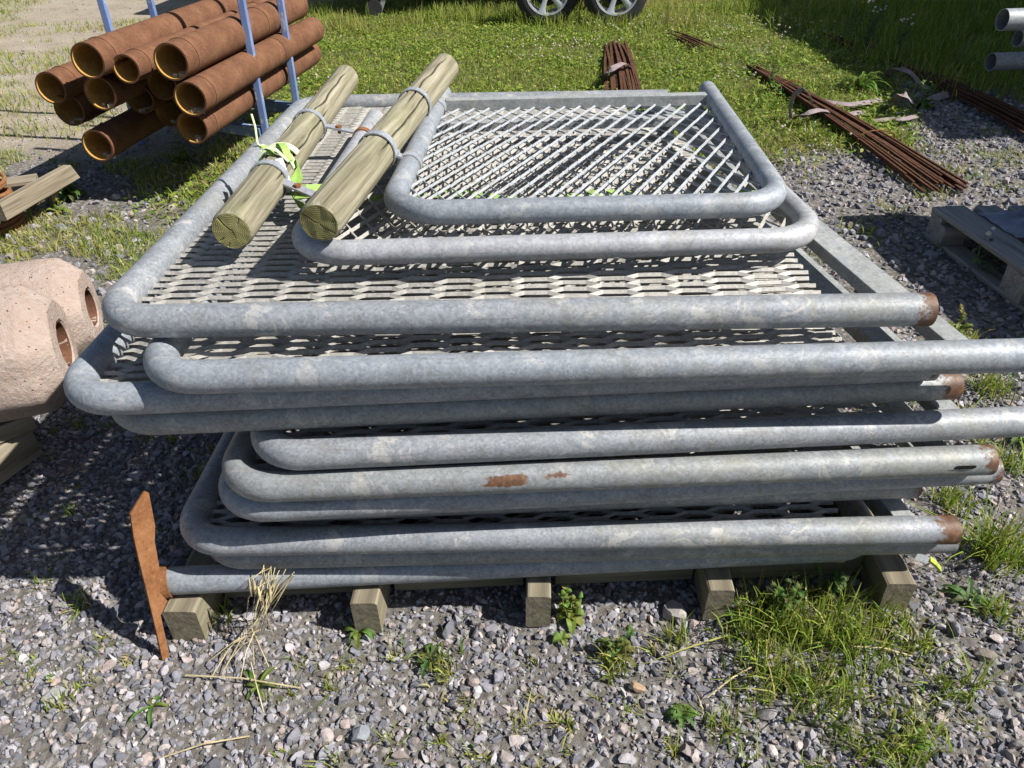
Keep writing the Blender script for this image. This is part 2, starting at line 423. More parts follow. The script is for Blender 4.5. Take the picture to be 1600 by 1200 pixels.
# ------------------------------------------------------------------ crushed stone
def ico():
    p = (1+5**.5)/2
    v = np.array([(-1, p, 0), (1, p, 0), (-1, -p, 0), (1, -p, 0), (0, -1, p), (0, 1, p), (0, -1, -p), (0, 1, -p), (p, 0, -1), (p, 0, 1), (-p, 0, -1), (-p, 0, 1)], float)
    f = np.array([(0, 11, 5), (0, 5, 1), (0, 1, 7), (0, 7, 10), (0, 10, 11), (1, 5, 9), (5, 11, 4), (11, 10, 2), (10, 7, 6), (7, 1, 8), (3, 9, 4), (3, 4, 2), (3, 2, 6), (3, 6, 8), (3, 8, 9), (4, 9, 5), (2, 4, 11), (6, 2, 10), (8, 6, 7), (9, 8, 1)])
    return v/np.linalg.norm(v[0]), f
def ico2():
    v, f = ico(); v = list(map(tuple, v)); cache = {}; nf = []
    def mid(a, b):
        k = (min(a, b), max(a, b))
        if k not in cache:
            m = (np.array(v[a])+np.array(v[b]))/2; v.append(tuple(m/np.linalg.norm(m))); cache[k] = len(v)-1
        return cache[k]
    for a, b, c in f:
        x, y, z = mid(a, b), mid(b, c), mid(c, a); nf += [(a, x, z), (b, y, x), (c, z, y), (x, y, z)]
    return np.array(v), np.array(nf)
STONE_COLS = np.array([(.205, .21, .225), (.27, .272, .285), (.155, .162, .18), (.34, .338, .335), (.30, .255, .225), (.25, .24, .23), (.40, .365, .335), (.115, .12, .134), (.31, .275, .255)])
STONE_P = np.array([.2, .18, .16, .12, .08, .1, .05, .07, .04])
def stones(name, xy, size, base, nplanes, label, sink=.28):
    bv, bf = base; n = len(xy); V = np.repeat(bv[None], n, 0)
    for k in range(nplanes):                                  # shear facets off each lump
        d = rng.normal(size=(n, 1, 3)); d /= np.linalg.norm(d, axis=2, keepdims=True)
        h = rng.uniform(.18, .55, (n, 1)); dot = (V*d).sum(2); ex = np.clip(dot-h, 0, None)
        V = V-d*ex[..., None]
    V = V/np.abs(V).max(axis=(1, 2), keepdims=True); V = V+rng.normal(size=V.shape)*.012
    V = V*rng.uniform((.8, .6, .5), (1.15, 1.05, .9), (n, 3))[:, None, :]
    q = rng.normal(size=(n, 4)); q[:, 1:3] *= .45; q /= np.linalg.norm(q, axis=1, keepdims=True)
    w, x, y, z = q.T
    Rm = np.stack([1-2*(y*y+z*z), 2*(x*y-z*w), 2*(x*z+y*w), 2*(x*y+z*w), 1-2*(x*x+z*z), 2*(y*z-x*w), 2*(x*z-y*w), 2*(y*z+x*w), 1-2*(x*x+y*y)], 1).reshape(n, 3, 3)
    V = np.einsum('nij,nkj->nki', Rm, V)*(size/2)[:, None, None]
    zz = ground_z(xy[:, 0], xy[:, 1])+size*.5*sink*rng.uniform(.2, 1.3, n)
    V += np.stack([xy[:, 0], xy[:, 1], zz], 1)[:, None, :]
    ci = rng.choice(len(STONE_COLS), n, p=STONE_P/STONE_P.sum())
    C = STONE_COLS[ci]*np.array([.995, .972, 1.02])*rng.uniform(.8, 1.5, (n, 1))
    C = np.repeat(C[:, None], len(bv), 1)
    Fc = bf[None]+(np.arange(n)*len(bv))[:, None, None]
    o = big_mesh(name, V.reshape(-1, 3), Fc.reshape(-1, 3), M['stone'], C.reshape(-1, 3))
    return tag(o, label, None, None, 'stuff')
def scatter(n, x0, x1, y0, y1, keep):
    p = np.stack([rng.uniform(x0, x1, n), rng.uniform(y0, y1, n)], 1)
    return p[rng.random(n) < keep(p[:, 0], p[:, 1])]
def gravel_keep(x, y):
    base = np.clip(1-lawn_mask(x, y)*1.15, 0, 1)
    left = 1-sstep(-.9, -1.6, x)*sstep(2.0, 3.2, y)*.55
    return base*left*(1-sand_mask(x, y)*.96)
I1, I2 = ico(), ico2()
OCT = (np.array([(1, 0, 0), (-1, 0, 0), (0, 1, 0), (0, -1, 0), (0, 0, 1), (0, 0, -1)], float), np.array([(0, 2, 4), (2, 1, 4), (1, 3, 4), (3, 0, 4), (2, 0, 5), (1, 2, 5), (3, 1, 5), (0, 3, 5)]))
def clump0(x, y): return sstep(.32, .62, fnoise(x+3, y+11, 4.))
dens = lambda x, y: gravel_keep(x, y)*(.68+.32*clump0(x, y))
p = scatter(6900, -1.7, 1.9, .55, 2.0, dens)
stones('gravel', p, np.clip(rng.lognormal(math.log(.023), .34, len(p)), .014, .052), I2, 6, 'grey crushed stone covering the yard in front of the stack', .12)
p = scatter(29000, -1.7, 1.9, .55, 2.1, dens)
stones('gravel', p, np.clip(rng.lognormal(math.log(.0150), .28, len(p)), .008, .026), I1, 3, 'smaller chippings filling the gaps between the crushed stones', .2)
p = scatter(31000, -3.6, 4.6, 1.9, 5.8, gravel_keep)
stones('gravel', p, np.clip(rng.lognormal(math.log(.026), .32, len(p)), .013, .055), I1, 3, 'grey crushed stone spread between the bars and the pallet', .2)
p = scatter(24000, -1.7, 1.9, .55, 2.0, gravel_keep)
stones('grit', p, np.clip(rng.lognormal(math.log(.0075), .3, len(p)), .004, .013), OCT, 1, 'fine grit between the crushed stones', .5)
p = scatter(7000, -7, 4.5, 3.2, 11, lambda x, y: .12+.5*sand_mask(x, y)*fnoise(x, y, 2.))
stones('grit', p, np.clip(rng.lognormal(math.log(.016), .4, len(p)), .006, .05), I1, 2, 'loose pebbles on the sandy ground')
def single_stone(px, py, size, seed, label, col):
    r = np.random.default_rng(seed); v, f = I2; V = v.copy()
    for k in range(8):
        d = r.normal(size=3); d /= np.linalg.norm(d); V = V-np.outer(np.clip(V@d-r.uniform(.5, .75), 0, None), d)
    V = V*np.array([1, .8, .62])*size/2; P = at(px, py, size*.12)
    me = bpy.data.meshes.new('stone'); me.from_pydata(V.tolist(), [], f.tolist()); me.materials.append(M['stone'])
    a = me.color_attributes.new('col', 'FLOAT_COLOR', 'POINT'); a.data.foreach_set('color', list(col)*len(V))
    o = bpy.data.objects.new('stone', me); _link(o, None, Matrix.Translation(P) @ Matrix.Rotation(r.uniform(0, 6), 4, 'Z'))
    tag(o, label, 'stone', 'larger stones lying on the gravel')
single_stone(84, 1091, .058, 1, 'large pale grey stone at the lower left on the gravel', (.34, .35, .35, 1))
single_stone(560, 1148, .052, 2, 'large blue grey stone near the bottom edge of the gravel', (.25, .27, .30, 1))
single_stone(997, 1073, .034, 3, 'tan brown stone below the gap between middle timber ends', (.42, .30, .20, 1))
single_stone(1050, 955, .07, 4, 'broad pale stone left of the fourth timber end', (.40, .37, .35, 1))
single_stone(1540, 1028, .06, 5, 'brown grey stone on the gravel at the lower right', (.24, .21, .18, 1))
#@@OBJECTS@@
# ------------------------------------------------------------------ timber skid under the stack
SKEW = Vector((.035, 1, 0)).normalized()
sk = thing('timber_skid', (.06, 1.8, 0), 'weathered timber skid of five square beams carrying the stacked panels', 'skid')
BX = [(-.719, 1.028), (-.327, 1.042), (.049, 1.051), (.447, 1.060), (.842, 1.069)]
for i, (x, y) in enumerate(BX):
    p0 = Vector((x, y, .052)); timber('beam', p0, p0+SKEW*1.55, (.072, .058, .054, .058, .062)[i], .102, M['timber'], sk, seed=i)
for i in range(4):
    for yy in (.125, 1.2):
        a = Vector((BX[i][0]+.04, BX[i][1]+yy, .048)); b = Vector((BX[i+1][0]-.036, BX[i+1][1]+yy, .048))
        timber('cross_board', a+Vector((yy*.035, 0, 0)), b+Vector((yy*.035, 0, 0)), .028, .086, M['timber'], sk, seed=20+i)

# ------------------------------------------------------------------ mesh barrier panels
def strands(c0, udir, vdir, U, V, LWD, SWD, w, t, tilt, zoff, seed, U1=None):
    r = random.Random(seed); c0 = Vector(c0); mb = MB(); K = int(V/(SWD/2)); zup = Vector((0, 0, 1))
    A = SWD/4; bond = LWD*(.15 if tilt > 0 else .045)
    nn = int(U/(LWD/2))
    wv0 = (vdir*math.cos(abs(tilt))*(1 if tilt > 0 else -1) + zup*math.sin(abs(tilt))).normalized()
    vs = []; fs = []
    for k in range(K):
        vc = (k+.5)*SWD/2; pts = []; nn = int((U+((U1 or U)-U)*k/K)/(LWD/2))
        for j in range(nn+1):
            u = j*LWD/2; s = 1 if (j+k) % 2 == 0 else -1
            for du in ((-bond, bond) if 0 < j < nn else ((0, bond) if j == 0 else (-bond, r.uniform(-.3, .6)*bond))):
                pts.append((u+du, vc+s*(A-w*.15), s))
        b0 = len(vs)
        for i, (u, v, s) in enumerate(pts):
            j0, j1 = max(0, i-1), min(len(pts)-1, i+1)
            d = (udir*(pts[j1][0]-pts[j0][0])+vdir*(pts[j1][1]-pts[j0][1])).normalized()
            wv = (wv0-d*wv0.dot(d)).normalized(); nv = d.cross(wv).normalized()
            p = c0+udir*u+vdir*v+zup*(zoff+r.uniform(-.0006, .0006)+(.0012*s))
            for a, b in ((-1, -1), (1, -1), (1, 1), (-1, 1)): vs.append(p+wv*(a*w/2)+nv*(b*t/2))
        m = len(pts)
        for i in range(m-1):
            for q in range(4):
                a = b0+i*4+q; b = b0+i*4+(q+1) % 4; fs.append((a, b, b+4, a+4))
        fs.append((b0+3, b0+2, b0+1, b0)); e = b0+(m-1)*4; fs.append((e, e+1, e+2, e+3))
    mb.add(vs, fs); return mb

def panel(name, label, e0, c0, c1, e1, z, r, R, mat, bar_t, smat, mesh, wear0=.55, wear1=.55, bar=(.044, .026), chips=(), group='mesh barrier panels stacked on the timber skid', barz=0.0, bar_in=False, step=.03):
    e0, c0, c1, e1 = (Vector((p[0], p[1], z)) for p in (e0, c0, c1, e1))
    root = thing(name, ((c0.x+e1.x)/2, (c0.y+c1.y)/2, z-r), label, 'barrier', group)
    path = resample(arc_path([e0, c0, c1, e1], R, 10), step)
    tot = [0]
    for a, b in zip(path[:-1], path[1:]): tot.append(tot[-1]+(b-a).length)
    L = tot[-1]; wear = []
    for s_ in tot:
        w = max(0, wear0-s_*11 if wear0 else 0, wear1-(L-s_)*11 if wear1 else 0)
        wear.append(min(1, w))
    mb = MB(); mb.pipe(path, r, .0036, 24, .2, wear)
    for (s0, s1, ac, ah, amp) in chips:                       # patches where the zinc has flaked off
        for i, s_ in enumerate(tot):
            if s0-.04 < s_ < s1+.04:
                for j in range(24):
                    p = Vector(mb.v[i*24+j])-path[i]; ang = math.degrees(math.atan2(p.z, -p.y)); q = max(abs(ang-ac)/ah, abs(s_-(s0+s1)/2)/((s1-s0)/2))
                    mb.w[i*24+j] = max(mb.w[i*24+j], amp*max(0, 1.25-q*.75))
    part('tube_frame', mb, mat, root, smooth=True)
    u0 = e0-c0; u1 = e1-c1; ud = u0.normalized(); vd = (c1-c0).normalized()
    if bar_t:
        a = c0+u0.normalized()*bar_t+vd*(r*.85); b = (c1+u1.normalized()*bar_t if not bar_in else e1-u1.normalized()*.045)-vd*(r*.85)
        mb = MB(); dz = Vector((0, 0, barz)); mb.bar(a+dz, b+dz, bar[0], bar[1]); part('cross_bar', mb, M['galv_bar'], root, bevel=.002)
    if mesh:
        LWD, SWD, w, t, tilt, zoff, ustart, uend = mesh
        W = (c1-c0).length-2*r*.9
        o = c0+vd*r*.9+ud*ustart
        part('expanded_mesh', strands(o, ud, vd, uend-ustart, W, LWD, SWD, w, t, tilt, zoff, len(label), ((e1-c1).length-.11-ustart) if bar_in else None), smat, root)
    return root
T = rad(38)
mB = lambda U, z=-.006: (.150, .0272, .0080, .0022, rad(46), z, r6*.9, U)
r6 = .0302
S = .030        # the side rails lean a little to the right going back
def bpanel(label, yl, yr, xl, xr, z, mat, bar_x, L=1.5, skew=S, meshU=None, R=.085, **k):
    """rail ends to the right; yl,yr: front tube at left / right"""
    xl += r6
    c0 = (xl, yl); c1 = (xl+skew*L, yl+L); e0 = (xr, yr); e1 = (bar_x+.04-.13*L, yr+L)
    bt = bar_x-xl if bar_x else None
    return panel('mesh_barrier', label, e0, c0, c1, e1, z, r6, R, mat, bt, M['strand'], mB(meshU or (bt-.06)), bar_in=True, **k)
bpanel('lowest mesh panel, half hidden under the stack on the beams', 1.100, 1.112, -.690, .938, .195, M['galv_old'], .84, wear0=.5)
bpanel('blue grey mesh panel with brown sawn tube end, second above the beams', 1.084, 1.082, -.720, .909, .255, M['galv_stained'], .815, wear0=1.0)
bpanel('dark shaded mesh panel with the shortest front tube, midway down the stack', 1.118, 1.158, -.600, .845, .315, M['galv_old'], .78)
bpanel('shaded mesh panel just under the one with the rust patch', 1.057, 1.134, -.602, .978, .375, M['galv'], .86, wear0=.6)
pr = bpanel('grey mesh panel with a rust patch midway along its front tube', 1.050, 1.094, -.578, .925, .435, M['galv_old'], .835, wear0=.7, chips=((.90, .985, 28, 22, .95), (.80, .87, 45, 16, .5)), step=.012)
bpanel('mesh panel with long front tube running past the right, below the dark gap', 1.070, 1.146, -.515, 1.22, .495, M['galv_stained'], .86)
bpanel('shaded mesh panel with rusty tube end under the widest panel', 1.108, 1.180, -.785, .862, .555, M['galv_old'], .815, wear0=.9)
bpanel('widest mesh panel, its sunlit left corner sticking out furthest left', 1.092, 1.160, -.842, .79, .615, M['galv'], .735, barz=-.004)
bpanel('mesh panel with long front tube reaching the right edge, third from top', 1.072, 1.097, -.668, .935, .675, M['galv'], .800, wear0=.75, meshU=1.30)
bpanel('large mesh panel directly under the two round-cornered gates', 1.166, 1.160, -.762, .748, .735, M['galv_stained'], .690, L=1.46, wear0=.8)
# flat dark face standing for the shaded hole in the rust-patched tube end
mb = MB(); c = Vector((.858, 1.063, .446)); pts = []
for i in range(16):
    a = 2*math.pi*i/16; dx = math.cos(a)*.007+(.014 if math.cos(a) > 0 else -.014); pts.append(c+Vector((dx, -.0035+math.sin(a)*.0045*-.6, math.sin(a)*.0075)))
mb.add(pts, [tuple(range(16))]); part('slot_shade', mb, M['dark'], pr)
# reversed bottom panel whose leg ends at the left in a rusty anchor plate
fp = panel('mesh_barrier', 'bottom panel reversed, its leg ending at the left in a rusty anchor plate', (-.755, 1.085), (.80, 1.150), (.83, 2.55), (-.72, 2.55), .135, r6, .085, M['galv'], 1.40, M['strand'], None, wear0=.35)
pb0 = Vector((-.752, .986, 0)); ptip = Vector((-.742, 1.118, .35)); nrm = Vector((.80, -.50, .25)); pax = (ptip-pb0).normalized(); nrm = (nrm-pax*nrm.dot(pax)).normalized()
sh = []
for (x, y) in ((226.5, 767), (204, 804), (209, 838), (216, 870), (232, 935), (244, 985), (255, 1035), (266, 1030), (260, 1000), (251.5, 962), (262, 939), (250, 926), (250, 890), (242, 845), (243, 822), (236, 786), (233, 770)):
    d = RIGHT*(x-800)+DOWN*(y-600)+FWD*F_PX; sh.append(CAMPOS+d*((pb0-CAMPOS).dot(nrm)/d.dot(nrm)))
mb = MB(); vs = []
for off in (-.0065, .0): vs += [p+nrm*off for p in sh]
n = len(sh); fs = [tuple(range(n-1, -1, -1)), tuple(range(n, 2*n))]+[(i, (i+1) % n, (i+1) % n+n, i+n) for i in range(n)]
mb.add(vs, fs); apl = part('anchor_plate', mb, M['rust_plate'], fp, bevel=.001)
mb = MB(); mb.rod([Vector((-.765, 1.080, .135)), Vector((-.748, 1.085, .135))], .036, 20); part('weld', mb, M['rust_plate'], apl)

def apanel(label, FL, FR, LT, RT, z, r, mat, bar_t, smat, mesh, R=.1, **k):
    return panel('mesh_gate', label, (FL[0]+LT[0], FL[1]+LT[1]), FL, FR, (FR[0]+RT[0], FR[1]+RT[1]), z, r, R, mat, bar_t, smat, mesh, group='round-cornered mesh gates on top of the stack', **k)
apanel('lower round-cornered mesh gate lying under the smaller top gate', (-.418, 1.318), (.612, 1.345), (.03, .93), (-.06, .93), .790, .0245, M['galv_pale'], .83, M['strand'], (.094, .045, .0075, .0026, -rad(32), -.004, .02, .80), wear0=.3, wear1=.3)
apanel('topmost small mesh gate with both front corners rounded', (-.238, 1.383), (.541, 1.396), (.05, .92), (.05, .90), .842, .0245, M['galv'], .80, M['strand_blue'], (.086, .042, .0060, .0028, -rad(30), -.002, .02, .785), wear0=0, wear1=0, bar=(.03, .03))

# ------------------------------------------------------------------ round wooden poles
def proj(p):
    v = Vector(p)-CAMPOS; return 800+F_PX*v.dot(RIGHT)/v.dot(FWD), 600+F_PX*v.dot(DOWN)/v.dot(FWD)
def pole(label, p0, p1, r, seed, cracks, ecracks):
    p0, p1 = Vector(p0), Vector(p1); L = (p1-p0).length
    q = (p0-p1).to_track_quat('Z', 'Y'); mw = Matrix.Translation(p1) @ q.to_matrix().to_4x4()
    rr = random.Random(seed); NS, NL = 132, 110; mb = MB(); vs = []; ws = []
    for i in range(NL):
        zz = L*i/(NL-1); edge = min(zz, L-zz); round_ = .004*max(0, 1-edge/.006)
        for j in range(NS):
            a = 2*math.pi*j/NS
            rad_ = r*(1+.07*mnoise.noise(Vector((math.cos(a)*.8, math.sin(a)*.8, zz*2.2+seed)))+.02*mnoise.noise(Vector((math.cos(a)*4, math.sin(a)*4, zz*9+seed))))-round_
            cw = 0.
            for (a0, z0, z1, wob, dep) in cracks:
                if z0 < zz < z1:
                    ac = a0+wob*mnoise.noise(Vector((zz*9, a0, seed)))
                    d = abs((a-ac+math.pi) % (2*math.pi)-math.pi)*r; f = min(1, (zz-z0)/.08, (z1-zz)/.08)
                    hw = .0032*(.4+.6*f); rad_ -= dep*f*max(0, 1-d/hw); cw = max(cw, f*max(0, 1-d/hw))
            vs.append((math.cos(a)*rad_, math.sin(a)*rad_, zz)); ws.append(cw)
    fs = [(i*NS+j, i*NS+(j+1) % NS, (i+1)*NS+(j+1) % NS, (i+1)*NS+j) for i in range(NL-1) for j in range(NS)]
    fs.append(tuple(range(NS-1, -1, -1))); mb.add(vs, fs, ws)
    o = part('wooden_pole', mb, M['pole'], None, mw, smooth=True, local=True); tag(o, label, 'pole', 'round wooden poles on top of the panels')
    mb = MB(); NR = 12; vs = [(0, 0, L)]; rim = [Vector(v) for v in o.data.vertices[(NL-1)*NS:(NL)*NS] and [x.co for x in o.data.vertices[(NL-1)*NS:NL*NS]]]
    for k in range(1, NR+1):
        f = k/NR
        for j in range(NS):
            a = 2*math.pi*j/NS; dz = .0009*mnoise.noise(Vector((rim[j].x*f*60, rim[j].y*f*60, seed)))
            for (a0, fr0, fr1, dep) in ecracks:
                d = abs((a-a0-.10*math.sin(f*4+a0*3)+math.pi) % (2*math.pi)-math.pi)*r*f
                if fr0 < f < fr1: dz -= dep*max(0, 1-d/.0015)
            if k == NR: dz = 0
            vs.append((rim[j].x*f, rim[j].y*f, L+dz+.0002))
    fs = [(0, 1+j, 1+(j+1) % NS) for j in range(NS)]
    for k in range(NR-1):
        for j in range(NS): fs.append((1+k*NS+j, 1+(k+1)*NS+j, 1+(k+1)*NS+(j+1) % NS, 1+k*NS+(j+1) % NS))
    mb.add(vs, fs); part('end_grain', mb, M['endgrain'], o, mw, local=True)
    return p0, p1
A0 = at(362, 361, .812); A1 = at(541, 121, .835)
B0 = at(498, 349, .860); B1 = at(697, 104, .905)
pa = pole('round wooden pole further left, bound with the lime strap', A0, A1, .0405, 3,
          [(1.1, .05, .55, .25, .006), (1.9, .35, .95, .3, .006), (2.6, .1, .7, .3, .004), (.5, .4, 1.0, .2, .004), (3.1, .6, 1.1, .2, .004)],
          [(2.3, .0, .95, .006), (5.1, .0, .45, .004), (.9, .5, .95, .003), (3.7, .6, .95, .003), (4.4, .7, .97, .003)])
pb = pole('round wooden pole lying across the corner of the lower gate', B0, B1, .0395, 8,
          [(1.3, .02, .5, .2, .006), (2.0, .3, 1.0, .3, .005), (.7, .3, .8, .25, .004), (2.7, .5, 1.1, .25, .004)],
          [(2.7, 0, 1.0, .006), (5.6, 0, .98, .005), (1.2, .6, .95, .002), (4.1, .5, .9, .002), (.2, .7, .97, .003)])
def along(P, py):
    lo, hi = 0., 1.
    for _ in range(40):
        m = (lo+hi)/2
        if proj(P[0]+(P[1]-P[0])*m)[1] > py: lo = m
        else: hi = m
    return P[0]+(P[1]-P[0])*lo
def ring(mb, c, axis, r, w, t, seg=28, a0=0, a1=2*math.pi, tilt=0., sq=1.):
    axis = Vector(axis).normalized(); sd = axis.cross(Vector((0, 0, 1))).normalized(); up = sd.cross(axis).normalized()
    full = abs(a1-a0-2*math.pi) < 1e-6; vs = []
    for i in range(seg+(0 if full else 1)):
        a = a0+(a1-a0)*i/seg; d = sd*math.cos(a)+up*math.sin(a)
        for (rr, ww) in ((r, -w/2), (r, w/2), (r+t, w/2), (r+t, -w/2)):
            vs.append(c+d*rr+axis*(ww+tilt*math.cos(a)*r))
    n = len(vs)//4; fs = []
    for i in range(n if full else n-1):
        j = (i+1) % n
        for q in range(4): fs.append((i*4+q, i*4+(q+1) % 4, j*4+(q+1) % 4, j*4+q))
    if not full: fs += [(0, 1, 2, 3), (n*4-1, n*4-2, n*4-3, n*4-4)]
    mb.add(vs, fs)
pdirA = (pa[1]-pa[0]).normalized(); pdirB = (pb[1]-pb[0]).normalized()
g1 = (Vector((-.238, 1.383, .842)), Vector((-.188, 2.303, .842))); g2 = (Vector((-.418, 1.318, .79)), Vector((-.388, 2.248, .79)))
def clamp(label, P, pdir, pr_, py, Gt, gy, rusty_=False):
    c = along(P, py); gq = along(Gt, gy); gd = (Gt[1]-Gt[0]).normalized()
    root = thing('pipe_clamp', (c+gq)/2, label, 'clamp', 'pipe clamps joining poles to gate tubes')
    mb = MB(); ring(mb, c, pdir, pr_+.0012, .021, .003); part('pole_band', mb, M['bright'], root)
    mb = MB(); ring(mb, gq, gd, .0250, .022, .003); part('tube_band', mb, M['rust_plate'] if rusty_ else M['bright'], root)
    d = (gq-c); h = d.normalized(); side = pdir
    a = c+h*(pr_+.002)+Vector((0, 0, .012)); b = gq-h*.026+Vector((0, 0, .012))
    if (b-a).dot(h) < .01: m_ = (a+b)/2; a = m_-h*.012; b = m_+h*.012
    mb = MB(); mb.bar(a-h*.004, b+h*.004, .024, .005, wear=.3 if rusty_ else 0.); fl = part('flange', mb, M['bright'], root)
    mid = (a+b)/2
    mb = MB(); mb.rod([mid-Vector((0, 0, .012)), mid+Vector((0, 0, .008))], .0045, 10); mb.rod([mid+Vector((0, 0, .0026)), mid+Vector((0, 0, .0085))], .009, 6); part('bolt', mb, M['rust_plate'] if rusty_ else M['bright'], fl)
clamp('clamp with rusty tube band between the two poles', pa, pdirA, .041, 198, g2, 216, True)
clamp('bright clamp beside the near left corner of the top gate', pb, pdirB, .040, 236, g1, 258)
clamp('bright clamp at the far end of the top gate tube', pb, pdirB, .040, 165, g1, 171)
clamp('clamp half hidden behind the near pole end by the lime strap', pa, pdirA, .041, 282, g2, 318, True)

# ------------------------------------------------------------------ lime strap
st = thing('lashing_strap', (.1, 1.5, .79), 'lime green lashing strap wound round the left pole and under the gate', 'strap')
def ribbon(path, w, t=.0022, up=(0, 0, 1)):
    mb = MB(); mb.sweep([Vector(p) for p in path], [(-w/2, -t/2), (w/2, -t/2), (w/2, t/2), (-w/2, t/2)], up); return mb
sc = along(pa, 262)
mb = MB(); ring(mb, sc, pdirA, .0425, .030, .003, 30, rad(10), rad(215), tilt=-.35); part('webbing', mb, M['lime_fade'], st, smooth=False)
mb = MB(); ring(mb, sc+pdirA*.022, pdirA, .0455, .026, .003, 24, rad(30), rad(170), tilt=.28); part('webbing', mb, M['lime_fade'], st)
q0 = sc+Vector((.040, 0, .006)); q1 = at(462, 318, .765); 
part('webbing', ribbon([q0+Vector((.004, 0, .014)), q0+Vector((.010, -.01, -.016)), q1+Vector((-.012, .02, .02)), q1+Vector((.005, -.01, .004)), q1+Vector((.03, -.01, -.004))], .042, up=(.75, .35, .3)), M['lime'], st)
pts = []
for i in range(40):
    f = i/39; P = at(462+f*780, 306-6*math.sin(f*3)+2.5*math.sin(f*17), .775 if f < .1 else .788)
    pts.append(P+Vector((0, 0, .006*math.sin(f*23)-.012*math.sin(math.pi*f))))
part('webbing', ribbon(pts, .019, up=(0, -.45, 1)), M['lime'], st)
part('webbing', ribbon([at(448, 296, .79), at(462, 297, .802), at(478, 298, .803), at(500, 297, .80), at(520, 296, .80)], .030, up=(0, -.8, 1)), M['lime'], st)
tl = [sc+Vector((-.035, .012, .032)), sc+Vector((-.048, .03, .052)), sc+Vector((-.052, .05, .082)), sc+Vector((-.058, .06, .108))]
part('loose_tail', ribbon(tl, .008, up=(1, 0, 0)), M['lime_fade'], st)
for k, (dx, dy, dz, a) in enumerate(((-.015, -.02, .046, .4), (.004, -.035, .047, -.3), (.02, .0, .044, .9), (-.03, .02, .036, .1))):
    c = sc+Vector((dx, dy, dz)); d = Vector((math.cos(a), -math.sin(a)*.9-.35, -.25)).normalized()
    part('loose_fold', ribbon([c-d*.028, c-d*.01+Vector((0, 0, .008)), c+d*.012+Vector((0, 0, .006)), c+d*.034-Vector((0, 0, .012))], .017, up=(0, .2, 1)), M['lime_fade'] if k % 2 else M['lime'], st)
mb = MB(); mb.bar(sc+Vector((.018, -.05, .038)), sc+Vector((.048, -.105, -.022)), .020, .006); part('buckle', mb, M['bright'], st, bevel=.002)

# small strap tail hanging from the right end of the bottom panels
tt = thing('strap_tail', at(1440, 866, .14), 'short white strap tail with a yellow-green tip under the right tube ends', 'strap tail')
pp = [at(1403, 853, .17), at(1418, 858, .15), at(1432, 868, .12), at(1450, 876, .09)]
part('webbing', ribbon(pp, .016, up=(0, -1, .6)), M['bright'], tt)
part('tip', ribbon([at(1452, 873, .085), at(1461, 880, .07), at(1469, 890, .045)], .013, .006, up=(1, -.6, .9)), M['yellow'], tt)

# ------------------------------------------------------------------ rusty pipes on their blue rack
PD = Vector((.12, 1, 0)).normalized()
def rpipe(label, px, py, z, r, L, debris=False, recess=0., yaw=0., t=.008):
    a = at(px, py, z)+PD*recess; d = Matrix.Rotation(yaw, 3, 'Z') @ PD; b = a+d*L
    root = thing('rusty_pipe', (a.x, a.y, z-r), label, 'pipe', 'rusty steel pipes' if L > 1 else None)
    NS = 32; mb = MB(); path = resample([a, b], .25); s0 = .0
    out = [(math.cos(2*math.pi*i/NS)*r, math.sin(2*math.pi*i/NS)*r) for i in range(NS)]
    inn = [(x*(r-t)/r, y*(r-t)/r) for x, y in out]
    mb.sweep(path, out, (0, 0, 1), True, False)
    sd = d.cross(Vector((0, 0, 1))).normalized(); u = sd.cross(d)
    for e, dd in ((a, 1), (b, -1)):
        vs = [e+sd*x+u*y for x, y in out]+[e+sd*x+u*y for x, y in inn]
        fs = [((j, (j+1) % NS, NS+(j+1) % NS, NS+j) if dd < 0 else (NS+j, NS+(j+1) % NS, (j+1) % NS, j)) for j in range(NS)]
        mb.add(vs, fs)
    part('pipe_wall', mb, M['rust'], root, smooth=True)
    mb = MB(); mb.sweep([a, a+d*.15, b-d*.1, b], inn, (0, 0, 1), True, False); mb.f = [f[::-1] for f in mb.f]; part('bore', mb, M['rust_sunlit'], root, smooth=True)
    if L > 1:
        for f in (.03, .6):
            mb = MB(); ring(mb, a+d*(L*f if f > .1 else .11), d, r-.001, .012, .004, 32); part('weld_collar', mb, M['rust'], root, smooth=True)
    if debris:
        mb = MB(); rr = random.Random(int(px)); c = a+d*.03-Vector((0, 0, r-t-.003)); 
        for k in range(4): mb.box(c+sd*rr.uniform(-.03, .03)+d*rr.uniform(-.02, .05)+Vector((0, 0, .004)), (rr.uniform(.01, .04), rr.uniform(.01, .04), rr.uniform(.008, .022)), Matrix.Rotation(rr.uniform(0, 3), 3, 'Z'))
        part('debris', mb, M['debris'], root)
    return root
RP = .077
rpipe('rusty pipe at the lower right of the pile, next to the blue posts', 300, 200, .375, RP, 1.72, True)
rpipe('recessed rusty pipe at the bottom of the pile, left of the lowest right one', 255, 180, .375, RP, 1.6, True, recess=.06)
rpipe('rusty pipe second from the bottom along the right side of the pile', 297, 155, .530, RP, 1.72, True)
rpipe('rusty pipe on top at the right of the pile with a pale crusted mouth', 267, 97, .690, RP+.003, 1.62, True)
rpipe('recessed dark pipe mouth just below the top right pipe', 245, 136, .535, RP-.002, 1.6, recess=.05)
rpipe('recessed dark pipe mouth in the middle of the pile with pale rubble inside', 210, 159, .455, RP-.004, 1.6, True, recess=.05)
rpipe('thinner rusty pipe between the two top pipes', 197, 108, .655, .064, 2.5)
rpipe('long rusty pipe on top at the left of the pile', 137, 95, .705, RP, 2.5)
rpipe('rusty pipe with a light lump lying in its mouth', 156, 146, .545, RP, 1.7, True)
rpipe('leftmost rusty pipe, its inside glowing yellow in the sun', 79, 138, .560, RP-.003, 1.7)
